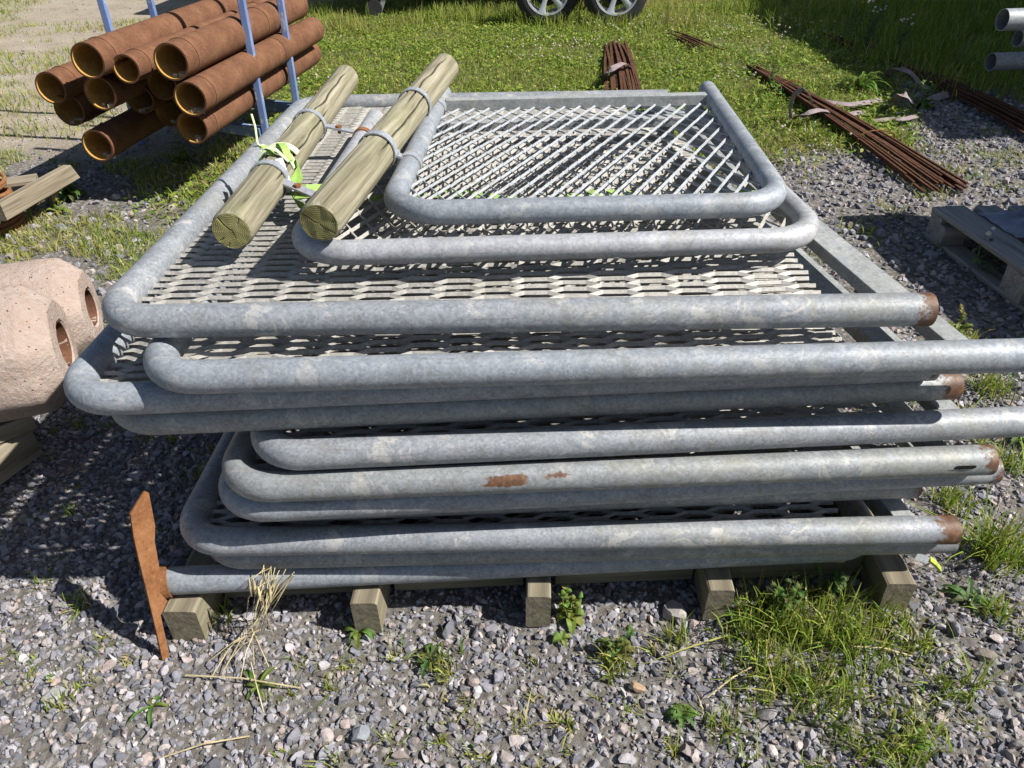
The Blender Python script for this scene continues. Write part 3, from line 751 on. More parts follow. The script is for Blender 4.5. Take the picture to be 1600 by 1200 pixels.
rpipe('rusty pipe sticking out furthest, at the lower left of the pile', 108, 172, .440, RP, 1.7, True)
rpipe('lowest rusty pipe, on its own below the rest of the pile', 152, 228, .295, RP, 1.2, True)
rk = thing('pipe_rack', (-1.9, 4.4, 0), 'pale blue steel rack with chipped upright posts holding the rusty pipes', 'rack')
posts = []
for (fx, fy, tx, ty_, zf) in ((412, 186, 388, 0, .26), (462, 150, 440, 0, .26)):
    p = at(fx, fy, zf); posts.append((p.x, p.y))
DX = Vector((1, -.12, 0)).normalized(); W_ = .93
posts += [(posts[0][0]-DX.x*W_, posts[0][1]-DX.y*W_+.34), (posts[1][0]-DX.x*W_, posts[1][1]-DX.y*W_+.34)]
for i, (x, y) in enumerate(posts):
    lx = .02 if i < 2 else .02
    mb = MB(); mb.bar((x-.006, y, .0), (x+lx, y, 1.65), .036, .036, up=(0, 1, 0)); part('post', mb, M['blue'], rk, bevel=.004)
for (a, b) in ((0, 2), (1, 3)):
    p0, p1 = posts[a], posts[b]; mb = MB(); mb.bar((p0[0]-.02, p0[1], .188), (p1[0]+.02, p1[1], .188), .05, .055); part('bearer', mb, M['blue'], rk, bevel=.003)
for (a, b) in ((0, 1), (2, 3)):
    p0, p1 = posts[a], posts[b]; mb = MB(); mb.bar((p0[0], p0[1]+.02, .14), (p1[0], p1[1]-.02, .14), .04, .05); part('side_rail', mb, M['blue'], rk, bevel=.003)

# ------------------------------------------------------------------ concrete drums
def drum(label, c, r, L, yaw, hole):
    """turned concrete block lying on its side, stepped shoulder, bore open at the right end"""
    mw = Matrix.Translation(c) @ Matrix.Rotation(yaw, 4, 'Z')
    prof = [(-L, 0), (-L, r*.7), (-L+.05, r), (-.12, r), (-.068, r*.995), (-.056, r*.97), (-.014, r*.76), (-.004, r*.72), (0, r*.68), (.002, hole*1.12), (-.006, hole*1.02), (-.03, hole), (-.22, hole*.95), (-.22, 0)]
    NS = 56; mb = MB(); vs = []
    for (x, q) in prof:
        for j in range(NS):
            a = 2*math.pi*j/NS; qq = q+(.005*mnoise.noise(Vector((x*9, math.cos(a)*1.8, math.sin(a)*1.8+c[0]*3)))+.004*mnoise.noise(Vector((x*40, math.cos(a)*7, math.sin(a)*7+c[0]*3))) if 0 < q else 0)
            oc = math.cos(math.pi/8)/math.cos(((a+math.pi/8) % (math.pi/4))-math.pi/8); qq *= (1+.75*(oc*1.04-1)) if q > hole*1.3 else 1; vs.append((x, math.cos(a)*qq, math.sin(a)*qq))
    fs = [(i*NS+j, (i+1)*NS+j, (i+1)*NS+(j+1) % NS, i*NS+(j+1) % NS) for i in range(len(prof)-1) for j in range(NS)]
    mb.add(vs, [f[::-1] for f in fs])
    o = part('concrete_drum', mb, M['concrete'], None, mw, smooth=True, local=True); o.data.set_sharp_from_angle(angle=rad(24))
    tag(o, label, 'concrete block', 'pinkish concrete blocks beside the stack')
    mb = MB(); hp = [(-.001, hole*.985), (-.03, hole*.97), (-.2, hole*.93), (-.2, 0)]
    vs = [(x, math.cos(2*math.pi*j/NS)*q, math.sin(2*math.pi*j/NS)*q) for x, q in hp for j in range(NS)]
    mb.add(vs, [(i*NS+j, (i+1)*NS+j, (i+1)*NS+(j+1) % NS, i*NS+(j+1) % NS)[::-1] for i in range(3) for j in range(NS)]); part('bore_lining', mb, M['bore_brown'], o, mw, local=True, smooth=True)
drum('nearer pinkish concrete drum with a round hole, raised on timbers', at(101, 537, .36), .172, .62, rad(20), .060)
drum('farther pinkish concrete drum with a round hole, behind the nearer one', at(143, 480, .20), .172, .75, rad(17), .060)
a = at(-30, 668, .15); 
for k, (p0, p1, lab) in enumerate(((at(48, 650, .165), at(-160, 730, .165), 'sawn timber under the nearer concrete drum, upper one'), (at(42, 684, .085), at(-120, 800, .085), 'sawn timber under the nearer concrete drum, lower one'))):
    tag(timber('timber_block', p0, p1, .075, .05 if k == 0 else .10, M['timber_pale'], seed=40+k), lab, 'timber')

# ------------------------------------------------------------------ trestle and wire coil at the left edge
tr = thing('timber_trestle', (-2.2, 3.3, 0), 'low pale timber trestle beside the pipe pile at the left edge', 'trestle')
timber('beam', at(112, 268, .165), at(22, 316, .165)+Vector((0, -.12, 0)), .042, .080, M['timber_pale'], tr, seed=60, cut=(.04, 0))
timber('plank', at(58, 279, .185), at(-60, 296, .185), .10, .022, M['timber_pale'], tr, seed=61)
timber('leg', at(79, 293, .13), at(82, 316, .0), .04, .05, M['timber_pale'], tr, seed=63, up=(0, 1, 0))
timber('brace', at(70, 298, .12), at(44, 328, .0), .035, .025, M['timber_pale'], tr, seed=64, up=(1, 0, 0))
timber('leg', at(-40, 312, .12), at(-40, 335, .0), .04, .05, M['timber_pale'], tr, seed=65, up=(0, 1, 0))
mb = MB(); cc = at(-20, 322, .10); rr = random.Random(5)
for k in range(10):
    zc = .02+k*.023; R_ = .150+rr.uniform(-.012, .012); ph = rr.uniform(0, 6); pth = []
    for i in range(41):
        a = 2*math.pi*i/40; pth.append(Vector((cc.x+math.cos(a)*R_*(1+.03*math.sin(3*a+ph)), cc.y-.06+math.sin(a)*R_, zc+.008*math.sin(2*a+ph))))
    mb.rod(pth, .009, 8)
o = part('steel_coil', mb, M['rust_plate'], None, Matrix.Translation((cc.x, cc.y, 0)), smooth=True); tag(o, 'coil of thick rusty rod at the left edge by the trestle', 'coil')

# ------------------------------------------------------------------ bundles of rusty flat bar
def bundle(label, p0, p1, n, spread0, spread1, seed, straps=(), w=.012, h=.010, hang=.09):
    p0, p1 = Vector(p0), Vector(p1); r = random.Random(seed); d = (p1-p0).normalized(); sd = d.cross(Vector((0, 0, 1))).normalized()
    root = thing('bar_bundle', ((p0.x+p1.x)/2, (p0.y+p1.y)/2, 0), label, 'steel bars', 'bundles of rusty steel bars on the ground')
    for i in range(n):
        lay = i % 3; k = i//3; m = (n-1)//3
        f = (k/(m if m else 1)-.5)*2
        a = p0+sd*(f*spread0+r.uniform(-.012, .012))+d*r.uniform(-.2, .12)+Vector((0, 0, .02+lay*h*1.15)); b = p1+sd*(f*spread1+r.gauss(0, .026))+d*r.uniform(-.2, .05)+Vector((0, 0, .02+lay*h*1.1))
        mid = (a+b)/2+sd*r.uniform(-.012, .012)+Vector((0, 0, hang*.3))
        mid.z = max(mid.z, .03)
        path = [a, (a+mid)/2+Vector((0, 0, hang*.08)), mid, (mid+b)/2+Vector((0, 0, hang*.08)), b]
        mb = MB(); mb.sweep(path, [(-w/2, -h/2), (w/2, -h/2), (w/2, h/2), (-w/2, h/2)], (0, 0, 1)); part('bar', mb, M['rust_bar'], root)
    for f in straps:
        c = p0+(p1-p0)*f+Vector((0, 0, .045+hang*.25)); mb = MB(); ss = spread0+(spread1-spread0)*f
        pth = [c+sd*math.cos(a)*(ss+.035)+Vector((0, 0, math.sin(a)*.042)) for a in [2*math.pi*i/16 for i in range(17)]]
        mb.rod(pth, .004, 6); part('tie_wire', mb, M['rust_plate'], root)
    return root
bundle('long bundle of rusty flat bars running along the right of the stack', at(1183, 118), at(1475, 303), 21, .03, .095, 2, (.25, .72))
bundle('bundle of rusty bars entering from the right edge', at(1415, 112), at(1720, 262), 21, .05, .08, 3, (.3,))
bundle('short upright-looking bundle of rusty bars in the grass behind the top gate', at(962, 76), at(978, 160), 18, .09, .10, 4, (), w=.02)
bundle('small bundle of rusty bars half sunk in the far grass', at(1058, 62), at(1112, 86), 9, .05, .06, 5, hang=.03)
bundle('few thin rusty bars in the grass near the white flowers', at(1296, 62), at(1330, 82), 6, .04, .04, 6, hang=.03)
# webbing thrown over the bundles
def websling(label, pts, w, up=(0, 0, 1)):
    P = [at(x, y, z) for x, y, z in pts]; Q = []
    for i in range(len(P)-1):
        a, b, c, d = P[max(i-1, 0)], P[i], P[i+1], P[min(i+2, len(P)-1)]
        for k in range(6):
            t = k/6; Q.append(.5*((2*b)+(c-a)*t+(2*a-5*b+4*c-d)*t*t+(3*b-a-3*c+d)*t**3))
    Q.append(P[-1]); o = part('webbing_sling', ribbon(Q, w, .003, up), M['strap_grey'], None, Matrix.Translation(P[0]), smooth=False)
    tag(o, label, 'sling', 'faded webbing slings on the bar bundles')
websling('faded pink sling looped over the long bar bundle', [(1236, 184, .05), (1235, 165, .12), (1243, 146, .2), (1257, 141, .22), (1266, 152, .17), (1268, 162, .12)], .035, (1, .3, .2))
websling('faded pink sling trailing from the long bundle onto the grass', [(1236, 185, .02), (1258, 178, .1), (1280, 172, .11), (1298, 175, .06), (1318, 181, .04), (1340, 176, .04), (1356, 178, .03)], .038, (0, -.4, 1))
websling('flat pale sling lying on gravel right of the long bundle', [(1366, 190, .02), (1390, 186, .03), (1412, 186, .04), (1432, 181, .03)], .04, (0, -.3, 1))
websling('knotted sling around the right edge bundle, arching up', [(1384, 118, .03), (1400, 108, .13), (1420, 112, .12), (1436, 128, .06), (1450, 140, .03)], .055, (.3, -.5, 1))
websling('sling curled in a loop between the two long bundles', [(1398, 160, .02), (1404, 150, .1), (1416, 148, .12), (1424, 158, .06), (1440, 160, .02), (1470, 150, .04), (1500, 146, .02)], .05, (.2, -.6, .8))
websling('narrow grey sling wrapped over the bundle behind the top gate', [(938, 122, .05), (950, 112, .14), (964, 103, .17), (976, 99, .12), (988, 106, .06)], .05, (0, -.5, 1))
websling('dark sling lying straight in the grass behind the long bundle', [(1268, 156, .03), (1300, 160, .04), (1332, 163, .04), (1376, 156, .03)], .05, (0, -.3, 1))

# ------------------------------------------------------------------ grey pallet at the right
pc = at(1456, 322, .144); PX = Vector((1, -.02, 0)).normalized(); PY = Vector((.075, -1, 0)).normalized()
pl = thing('wooden_pallet', (pc.x+.4, pc.y-.6, 0), 'weathered grey wooden pallet standing on gravel at the right edge', 'pallet')
def pp3(u, v, z): return Vector((pc.x, pc.y, 0))+PX*u+PY*v+Vector((0, 0, z))
for k, (u, w) in enumerate(((.0725, .145), (.236, .10), (.40, .145), (.564, .10), (.7275, .145))):
    timber('deck_board', pp3(u, 0, .133), pp3(u, 1.2, .133), w, .022, M['pallet'], pl, seed=70+k)
for v in (.05, .6, 1.15): timber('stringer_board', pp3(0.002, v, .111), pp3(.798, v, .111), .098 if v != .6 else .145, .0215, M['pallet'], pl, seed=80+int(v*10))
for u in (.05, .4, .75):
    for v in (.072, .6, 1.128): timber('block', pp3(u-.048, v, .0605), pp3(u+.048, v, .0605), .14, .078, M['pallet'], pl, seed=90+int(u*10+v*20))
    timber('bottom_board', pp3(u, .002, .0105), pp3(u, 1.198, .0105), .098, .0215, M['pallet'], pl, seed=99+int(u*10))
# crumpled film and a box added mostly off-frame to shade the deck
ld = thing('film_and_shade_box', pp3(.62, .6, .146), 'grey blue film crumpled over the deck boards of the pallet', 'film')
mb = MB(); NU, NV = 34, 26; vs = []
for i in range(NU):
    for j in range(NV):
        u = .14+.62*i/(NU-1); v = .10+.26*j/(NV-1)
        hgt = .149+max(0, .055*mnoise.noise(Vector((u*7, v*16, 2)))+.020*mnoise.noise(Vector((u*22, v*30, 5)))+.012)*min(1, i/8)
        e = .03*mnoise.noise(Vector((u*9, 0, 1)))
        vs.append(pp3(u+.02*mnoise.noise(Vector((v*14, 3, u))), v+e, hgt))
mb.add(vs, [(i*NV+j, (i+1)*NV+j, (i+1)*NV+j+1, i*NV+j+1) for i in range(NU-1) for j in range(NV-1)])
o = part('film_sheet', mb, M['film'], ld, smooth=True); sol = o.modifiers.new('thick', 'SOLIDIFY'); sol.thickness = .002
mb = MB(); mb.box(pp3(.66, .52, .50), (.34, 1.16, .70), Matrix.Rotation(math.atan2(-.075, 1)*-1, 3, 'Z')); part('shade_box', mb, M['film'], ld, bevel=.03)

# ------------------------------------------------------------------ grey pipes in the shade, far right
for k, (px, py, z, r, lab) in enumerate(((1548, 97, .24, .058, 'lower galvanised pipe end poking in from the right edge'), (1566, 31, .60, .060, 'upper galvanised pipe end poking in from the right edge'), (1590, 60, .42, .052, 'middle galvanised pipe end just showing at the right edge'))):
    a = at(px, py, z); mb = MB(); mb.pipe([a, a+Vector((1.2, .10, 0)), a+Vector((2.4, .2, 0))], r, .004, 24, .2)
    o = part('galvanised_pipe', mb, M['galv'], None, Matrix.Translation(a), smooth=True); tag(o, lab, 'pipe', 'galvanised pipes in the shade at the right')
rs = thing('pipe_stand', at(1760, 60)+Vector((0, 0, 0)), 'dark timber stand carrying the galvanised pipes at the right edge', 'stand')
bx = WM[rs].translation
for zz in (.15, .34, .51): timber('bearer', (bx.x, 5.1, zz), (bx.x, 6.6, zz), .06, .05, M['timber'], rs, seed=120+int(zz*100))
for yy in (5.12, 6.55): timber('post', (bx.x, yy, 0), (bx.x, yy, .8), .07, .07, M['timber'], rs, up=(0, 1, 0), seed=130+int(yy))

# ------------------------------------------------------------------ tandem trailer in the background
WR = .325; w1 = at(855, 27); w2 = at(956, 28)
trl = thing('trailer', (w1.x+.3, w1.y+1.0, 0), 'tandem axle trailer with silver alloy wheels standing behind the grass', 'trailer')
def wheel(x, y):
    c = Vector((x, y, WR)); NS = 48; mb = MB(); prof = [(.10, .215), (.105, .24), (.10, .30), (.08, .322), (.04, WR), (-.04, WR), (-.08, .322), (-.10, .30), (-.105, .24), (-.10, .215)]
    vs = [c+Vector((math.cos(2*math.pi*j/NS)*r, -q, math.sin(2*math.pi*j/NS)*r)) for q, r in prof for j in range(NS)]
    mb.add(vs, [(i*NS+j, i*NS+(j+1) % NS, (i+1)*NS+(j+1) % NS, (i+1)*NS+j) for i in range(len(prof)-1) for j in range(NS)])
    t = part('wheel', mb, M['tyre'], trl, Matrix.Translation(c), smooth=True)
    mb = MB(); prof = [(.103, .205), (.106, .222), (.098, .222), (.09, .208), (.03, .195), (-.08, .195)]
    vs = [c+Vector((math.cos(2*math.pi*j/NS)*r, -q, math.sin(2*math.pi*j/NS)*r)) for q, r in prof for j in range(NS)]
    mb.add(vs, [(i*NS+j, i*NS+(j+1) % NS, (i+1)*NS+(j+1) % NS, (i+1)*NS+j) for i in range(len(prof)-1) for j in range(NS)])
    for k in range(6):
        a = 2*math.pi*k/6+.26; e = Vector((math.cos(a), 0, math.sin(a))); s = Vector((-math.sin(a), 0, math.cos(a))); o = Vector((0, -1, 0))
        vs = []
        for rr_, hw, dp in ((.03, .030, .075), (.10, .024, .082), (.16, .027, .090), (.207, .046, .098)):
            for sg, dq in ((-1, -.03), (-1, -.006), (-.55, 0), (.55, 0), (1, -.006), (1, -.03)): vs.append(c+e*rr_+s*sg*hw+o*(dp+dq))
        fs = [(i*6+q, i*6+q+1, (i+1)*6+q+1, (i+1)*6+q) for i in range(3) for q in range(5)]; mb.add(vs, fs)
    mb.rod([c+Vector((0, -.05, 0)), c+Vector((0, -.085, 0))], .05, 20); mb.rod([c+Vector((0, -.08, 0)), c+Vector((0, -.095, 0))], .028, 20)
    part('rim', mb, M['alloy'], t, Matrix.Translation(c), smooth=True)
    mb = MB(); mb.rod([c+Vector((0, .06, 0)), c+Vector((0, -.03, 0))], .14, 28); part('brake_disc', mb, M['dark'], t, Matrix.Translation(c), smooth=True)
wheel(w1.x-.03, w1.y-.46); wheel(w2.x-.03, w2.y-.42)
ty = w1.y
mb = MB(); mb.box((w1.x-.55, ty+1.15, 1.45), (4.2, 2.1, 1.75)); part('body', mb, M['white_gel'], trl, bevel=.06)
mb = MB()
for yy in (.35, 1.95): mb.bar((w1.x-3.2, ty+yy, .52), (w1.x+1.5, ty+yy, .52), .05, .12)
part('chassis', mb, M['dark'], trl)
mb = MB(); mb.rod([Vector((w1.x, ty+.05, WR)), Vector((w1.x, ty+2.2, WR))], .035, 12); mb.rod([Vector((w2.x, ty+.05, WR)), Vector((w2.x, ty+2.2, WR))], .035, 12); part('axle', mb, M['dark'], trl)
for sx in (w1.x-.03, w2.x+.03):
    mb = MB(); pth = [Vector((sx+math.cos(a)*(WR+.05), 0, WR+math.sin(a)*(WR+.05))) for a in [math.pi*(.08+.84*i/14) for i in range(15)]]
    mb.sweep([p+Vector((0, ty+.14, 0)) for p in pth], [(-.11, -.004), (.11, -.004), (.11, .004), (-.11, .004)], (0, 1, .001) if False else None); part('mudguard', mb, M['dark'], trl)
j0 = at(594, 26); mb = MB(); mb.bar((j0.x+.18, j0.y, .42), (j0.x-.01, j0.y, .03), .05, .03, up=(0, 1, 0)); part('support_leg', mb, M['bright'], trl, bevel=.004)
mb = MB(); mb.rod([Vector((j0.x-.05, j0.y-.03, .09)), Vector((j0.x-.05, j0.y+.04, .09))], .085, 24); part('jockey_wheel', mb, M['tyre'], trl, smooth=True)

# ------------------------------------------------------------------ unseen hall added at the right to shade the far corner
hx = 6.7
hl = thing('shade_hall', (hx+3, 12.5, 0), 'unseen grey clad hall added to shade the far right corner of the yard', 'building')
mb = MB(); y0, y1, hh = 3.7, 20.0, 3.9; n = 200; vs = []
for i in range(n):
    y = y0+(y1-y0)*i/(n-1); dx = .02 if (i//2) % 2 else 0
    vs += [(hx-dx, y, 0), (hx-dx, y, hh)]
mb.add(vs, [(2*i, 2*i+1, 2*i+3, 2*i+2) for i in range(n-1)]); part('wall', mb, M['sheet'], hl)
mb = MB(); mb.box((hx+3.05, (y0+y1)/2, hh/2), (6.0, y1-y0-.02, hh-.02)); part('wall', mb, M['sheet'], hl)
mb = MB(); mb.add([(hx-.25, y0-.2, hh), (hx-.25, y1+.2, hh), (hx+3, y1+.2, hh+1.2), (hx+3, y0-.2, hh+1.2), (hx+6.3, y0-.2, hh), (hx+6.3, y1+.2, hh), (hx-.25, y0-.2, hh+.1), (hx-.25, y1+.2, hh+.1), (hx+3, y1+.2, hh+1.3), (hx+3, y0-.2, hh+1.3), (hx+6.3, y0-.2, hh+.1), (hx+6.3, y1+.2, hh+.1)],
                  [(0, 1, 2, 3), (3, 2, 5, 4), (6, 9, 8, 7), (9, 10, 11, 8), (0, 6, 7, 1), (4, 5, 11, 10), (0, 3, 9, 6), (3, 4, 10, 9), (1, 7, 8, 2), (2, 8, 11, 5)]); part('roof', mb, M['dark'], hl)
#@@PLANTS@@

# ------------------------------------------------------------------ grass
G1 = np.array([(.165, .26, .030), (.225, .31, .042), (.29, .335, .06), (.105, .19, .028), (.36, .34, .10), (.45, .40, .19)])
def blades(name, xy, h, w, mixw, label, lean=.7):
    n = len(xy); th = rng.uniform(0, 2*np.pi, n); ld = rng.uniform(0, 2*np.pi, n); la = np.abs(rng.normal(0, lean, n))*h
    side = np.stack([np.cos(th), np.sin(th), np.zeros(n)], 1); ldir = np.stack([np.cos(ld), np.sin(ld), np.zeros(n)], 1)
    base = np.stack([xy[:, 0], xy[:, 1], ground_z(xy[:, 0], xy[:, 1])-.003], 1); up = np.array([0, 0, 1.])
    hz = h/np.sqrt(1+(la/h)**2*.6)
    m1 = base+ldir*(la*.22)[:, None]+up*(hz*.5)[:, None]; m2 = base+ldir*(la*.6)[:, None]+up*(hz*.85)[:, None]; tp = base+ldir*la[:, None]+up*hz[:, None]
    W = side*(w/2)[:, None]
    V = np.stack([base-W, base+W, m1-W*.95, m1+W*.95, m2-W*.6, m2+W*.6, tp], 1)
    f = np.array([(0, 1, 3), (0, 3, 2), (2, 3, 5), (2, 5, 4), (4, 5, 6)])
    ci = rng.choice(len(G1), n, p=np.array(mixw)/np.sum(mixw)); C = G1[ci]*rng.uniform(.75, 1.3, (n, 1))
    dry = (sstep(.50, .68, fnoise(xy[:, 0]+77, xy[:, 1]+5, 1.1))*.75*(rng.random(n) < .6))[:, None]; C = C*(1-dry)+np.array([.40, .34, .13])*dry*rng.uniform(.7, 1.2, (n, 1))
    C = np.repeat(C[:, None], 7, 1)
    F_ = f[None]+(np.arange(n)*7)[:, None, None]
    o = big_mesh(name, V.reshape(-1, 3), F_.reshape(-1, 3), M['grass'], C.reshape(-1, 3)); return tag(o, label, None, None, 'stuff')
def clumped(x, y, s, lo, hi): return sstep(lo, hi, fnoise(x+31, y+13, s))
p = scatter(150000, -2.4, 3.3, 3.2, 10.6, lambda x, y: lawn_mask(x, y)*(.30+.7*clumped(x, y, 3.5, .30, .62))*np.clip(1.25-(y-3.2)/14, .4, 1))
hh_ = (.018+.055*fnoise(p[:, 0]+3, p[:, 1], 1.6)**1.5)*rng.uniform(.6, 1.5, len(p))
blades('grass', p, hh_, rng.uniform(.0045, .0085, len(p)), (4, 5, 5, 3, 3.5, 2), 'short green grass growing behind the stack', 1.3)
p = scatter(42000, -2.4, 3.0, 7.9, 9.6, lambda x, y: sstep(7.9, 8.5, y)*clumped(x, y, 2.5, .35, .6)*.5)
blades('grass', p, rng.uniform(.07, .19, len(p)), rng.uniform(.004, .007, len(p)), (3, 5, 5, 3, 3, 1.5), 'taller grass in front of the trailer wheels', .45)
p = scatter(60000, -7, -1.6, 3.6, 11, lambda x, y: sand_mask(x, y)*clumped(x, y*1.5, 1.1, .42, .58)*.85*(.5+.5*clumped(x, y, 6, .3, .6)))
blades('grass', p, rng.uniform(.02, .06, len(p)), rng.uniform(.004, .008, len(p)), (2, 4, 6, 2, 5, 3), 'thin dry grass patches on the sandy ground')
p = scatter(60000, 2.4, 7, 4.6, 11, lambda x, y: sstep(2.75, 3.5, x+.12*(y-6))*sstep(5.0, 5.6, y+.3*(x-3.4))*(.25+.75*clumped(x, y, 2.2, .35, .6)))
blades('grass', p, rng.uniform(.05, .20, len(p)), rng.uniform(.004, .009, len(p)), (5, 5, 3, 5, 1, .5), 'long grass in the shade at the far right', .5)
def gkeep(x, y): return (1-lawn_mask(x, y))*(1-sand_mask(x, y))
p = scatter(60000, -3.2, -.75, 1.9, 4.6, lambda x, y: gkeep(x, y)*clumped(x*1.2, y*1.2, 3.1, .51, .63)*.75)
blades('grass', p, rng.uniform(.015, .055, len(p)), rng.uniform(.003, .006, len(p)), (3, 5, 5, 2, 3, 2), 'small grass patches on the gravel left of the stack', .9)
p = scatter(60000, .75, 4.2, 1.2, 5.4, lambda x, y: gkeep(x, y)*clumped(x*1.2, y*1.2, 3.4, .60, .68)*.55)
blades('grass', p, rng.uniform(.015, .06, len(p)), rng.uniform(.003, .006, len(p)), (3, 5, 5, 2, 3, 2), 'sparse grass on the gravel right of the stack', .9)
# tufts in front
def tufts(name, spots, label, mixw=(4, 6, 6, 3, 2.5, 1.5), lean=.75):
    P, Hh = [], []
    for (c, R_, n, h) in spots:
        q = rng.normal(0, R_*.5, (n, 2)); P.append(np.array([c.x, c.y])+q); Hh.append(h*rng.uniform(.45, 1.15, n))
    P = np.concatenate(P); Hh = np.concatenate(Hh)
    blades(name, P, Hh, rng.uniform(.0022, .0048, len(P)), mixw, label, lean)
spots = [(at(x, y), R_, n, h) for x, y, R_, n, h in ((1160, 985, .05, 110, .09), (1215, 985, .07, 200, .11), (1290, 985, .09, 240, .10), (1340, 1005, .06, 120, .08), (1190, 1045, .07, 120, .08), (1320, 1060, .08, 150, .07), (1260, 1090, .08, 170, .07), (1390, 975, .05, 80, .07), (1420, 1015, .05, 60, .06), (1130, 1140, .04, 60, .05), (1440, 1140, .06, 80, .05), (1475, 1090, .05, 60, .05), (1400, 1180, .07, 120, .06), (1330, 1165, .05, 70, .05), (1545, 868, .055, 190, .15), (1590, 880, .04, 80, .09), (1482, 788, .04, 90, .07), (1545, 610, .06, 120, .09), (1500, 540, .05, 70, .07), (1570, 730, .06, 70, .09), (1520, 1075, .02, 16, .10), (345, 965, .03, 40, .05), (690, 1040, .04, 60, .05), (1060, 1000, .03, 40, .06), (960, 1045, .04, 60, .06), (100, 1100, .03, 30, .04), (1545, 960, .04, 60, .06))]
tufts('grass', spots, 'grass tufts and weeds in front of the right timbers')
spots = []
for i in range(430):
    x = random.uniform(-1.5, 1.7); y = random.uniform(.62, 1.05) if random.random() < .7 else random.uniform(1.05, 1.9)
    if -.85 < x < .95 and y > 1.0: continue
    if vnoise(np.array([x*3+7.]), np.array([y*3.]))[0] < .42: continue
    spots.append((Vector((x, y, 0)), random.uniform(.008, .028), random.randint(5, 26), random.uniform(.016, .042)))
tufts('grass', spots, 'tiny grass tufts between the crushed stones', (3, 5, 6, 2, 4, 2.5), 1.1)
# clover-like leaves in the sward
def leaflets(name, xy, size, label):
    n = len(xy); th = rng.uniform(0, 2*np.pi, n); nz = np.stack([rng.normal(0, .45, n), rng.normal(0, .45, n), np.ones(n)], 1); nz /= np.linalg.norm(nz, axis=1, keepdims=True)
    a = np.stack([np.cos(th), np.sin(th), np.zeros(n)], 1); a -= nz*(a*nz).sum(1, keepdims=True); a /= np.linalg.norm(a, axis=1, keepdims=True); b = np.cross(nz, a)
    c = np.stack([xy[:, 0], xy[:, 1], ground_z(xy[:, 0], xy[:, 1])+rng.uniform(.008, .05, n)], 1); s_ = size[:, None]
    V = np.stack([c-a*s_, c-a*s_*.2+b*s_*.5, c+a*s_*.7+b*s_*.42, c+a*s_, c+a*s_*.7-b*s_*.42, c-a*s_*.2-b*s_*.5], 1)
    f = np.array([(0, 1, 2), (0, 2, 3), (0, 3, 4), (0, 4, 5)])
    C = G1[rng.choice(4, n)]*rng.uniform(.7, 1.2, (n, 1)); C = np.repeat(C[:, None], 6, 1)
    o = big_mesh(name, V.reshape(-1, 3), (f[None]+(np.arange(n)*6)[:, None, None]).reshape(-1, 3), M['leaf'], C.reshape(-1, 3)); return tag(o, label, None, None, 'stuff')
p = scatter(80000, -2.4, 3.3, 3.3, 9.5, lambda x, y: lawn_mask(x, y)*(.25+.75*clumped(x+8, y, 2.4, .36, .56)))
leaflets('ground_cover', p, rng.uniform(.008, .019, len(p)), 'low clover leaves mixed into the grass')
# clover heads
p = scatter(1500, -2.0, 3.2, 3.8, 8.5, lambda x, y: lawn_mask(x, y)*clumped(x+2, y+5, 1.5, .50, .62))
bv, bf = I1; n = len(p); sz = rng.uniform(.006, .011, n)
V = bv[None]*sz[:, None, None]+np.stack([p[:, 0], p[:, 1], rng.uniform(.05, .10, n)], 1)[:, None, :]
C = np.repeat(np.array([(.62, .58, .50)])*rng.uniform(.7, 1.15, (n, 1)), len(bv), 0).reshape(-1, 3)
tag(big_mesh('clover_heads', V.reshape(-1, 3), (bf[None]+(np.arange(n)*12)[:, None, None]).reshape(-1, 3), M['leaf'], C), 'small white clover heads dotted through the grass', None, None, 'stuff')

# ------------------------------------------------------------------ single weeds
def leafstrip(V, F, C, base, d, up, L, w, droop, col, fold=.25, lob=0.):
    d = d.normalized(); sd = d.cross(up).normalized(); n = 6; b0 = len(V)
    for i in range(n+1):
        f = i/n; p = base+d*(L*f*(1-.25*droop*f))+up*(L*(.55*f*(1-f)*1.2+ .0) - L*droop*f*f*.7)
        ww = w*math.sin(math.pi*min(1, .12+.86*f))**.8*(1+lob*(1 if i % 2 else -1)) if i < n else .0006
        V += [p-sd*ww/2+up*ww*fold, p, p+sd*ww/2+up*ww*fold]; C += [col]*3
    for i in range(n):
        a = b0+i*3
        F += [(a, a+1, a+4, a+3), (a+1, a+2, a+5, a+4)]
def plant_obj(name, V, F, C, loc, label, cat, group, mat='leaf', parent=None):
    me = bpy.data.meshes.new(name); me.from_pydata([tuple(v) for v in V], [], F); me.materials.append(M[mat])
    a = me.color_attributes.new('col', 'FLOAT_COLOR', 'POINT'); a.data.foreach_set('color', [c for q in C for c in (q[0], q[1], q[2], 1)])
    o = bpy.data.objects.new(name, me); _link(o, parent, Matrix.Translation(loc) if parent is None else WM[parent])
    if cat: tag(o, label, cat, group)
    return o
UP = Vector((0, 0, 1))
def jitc(c, r, s=.25): return tuple(x*r.uniform(1-s, 1+s) for x in c)
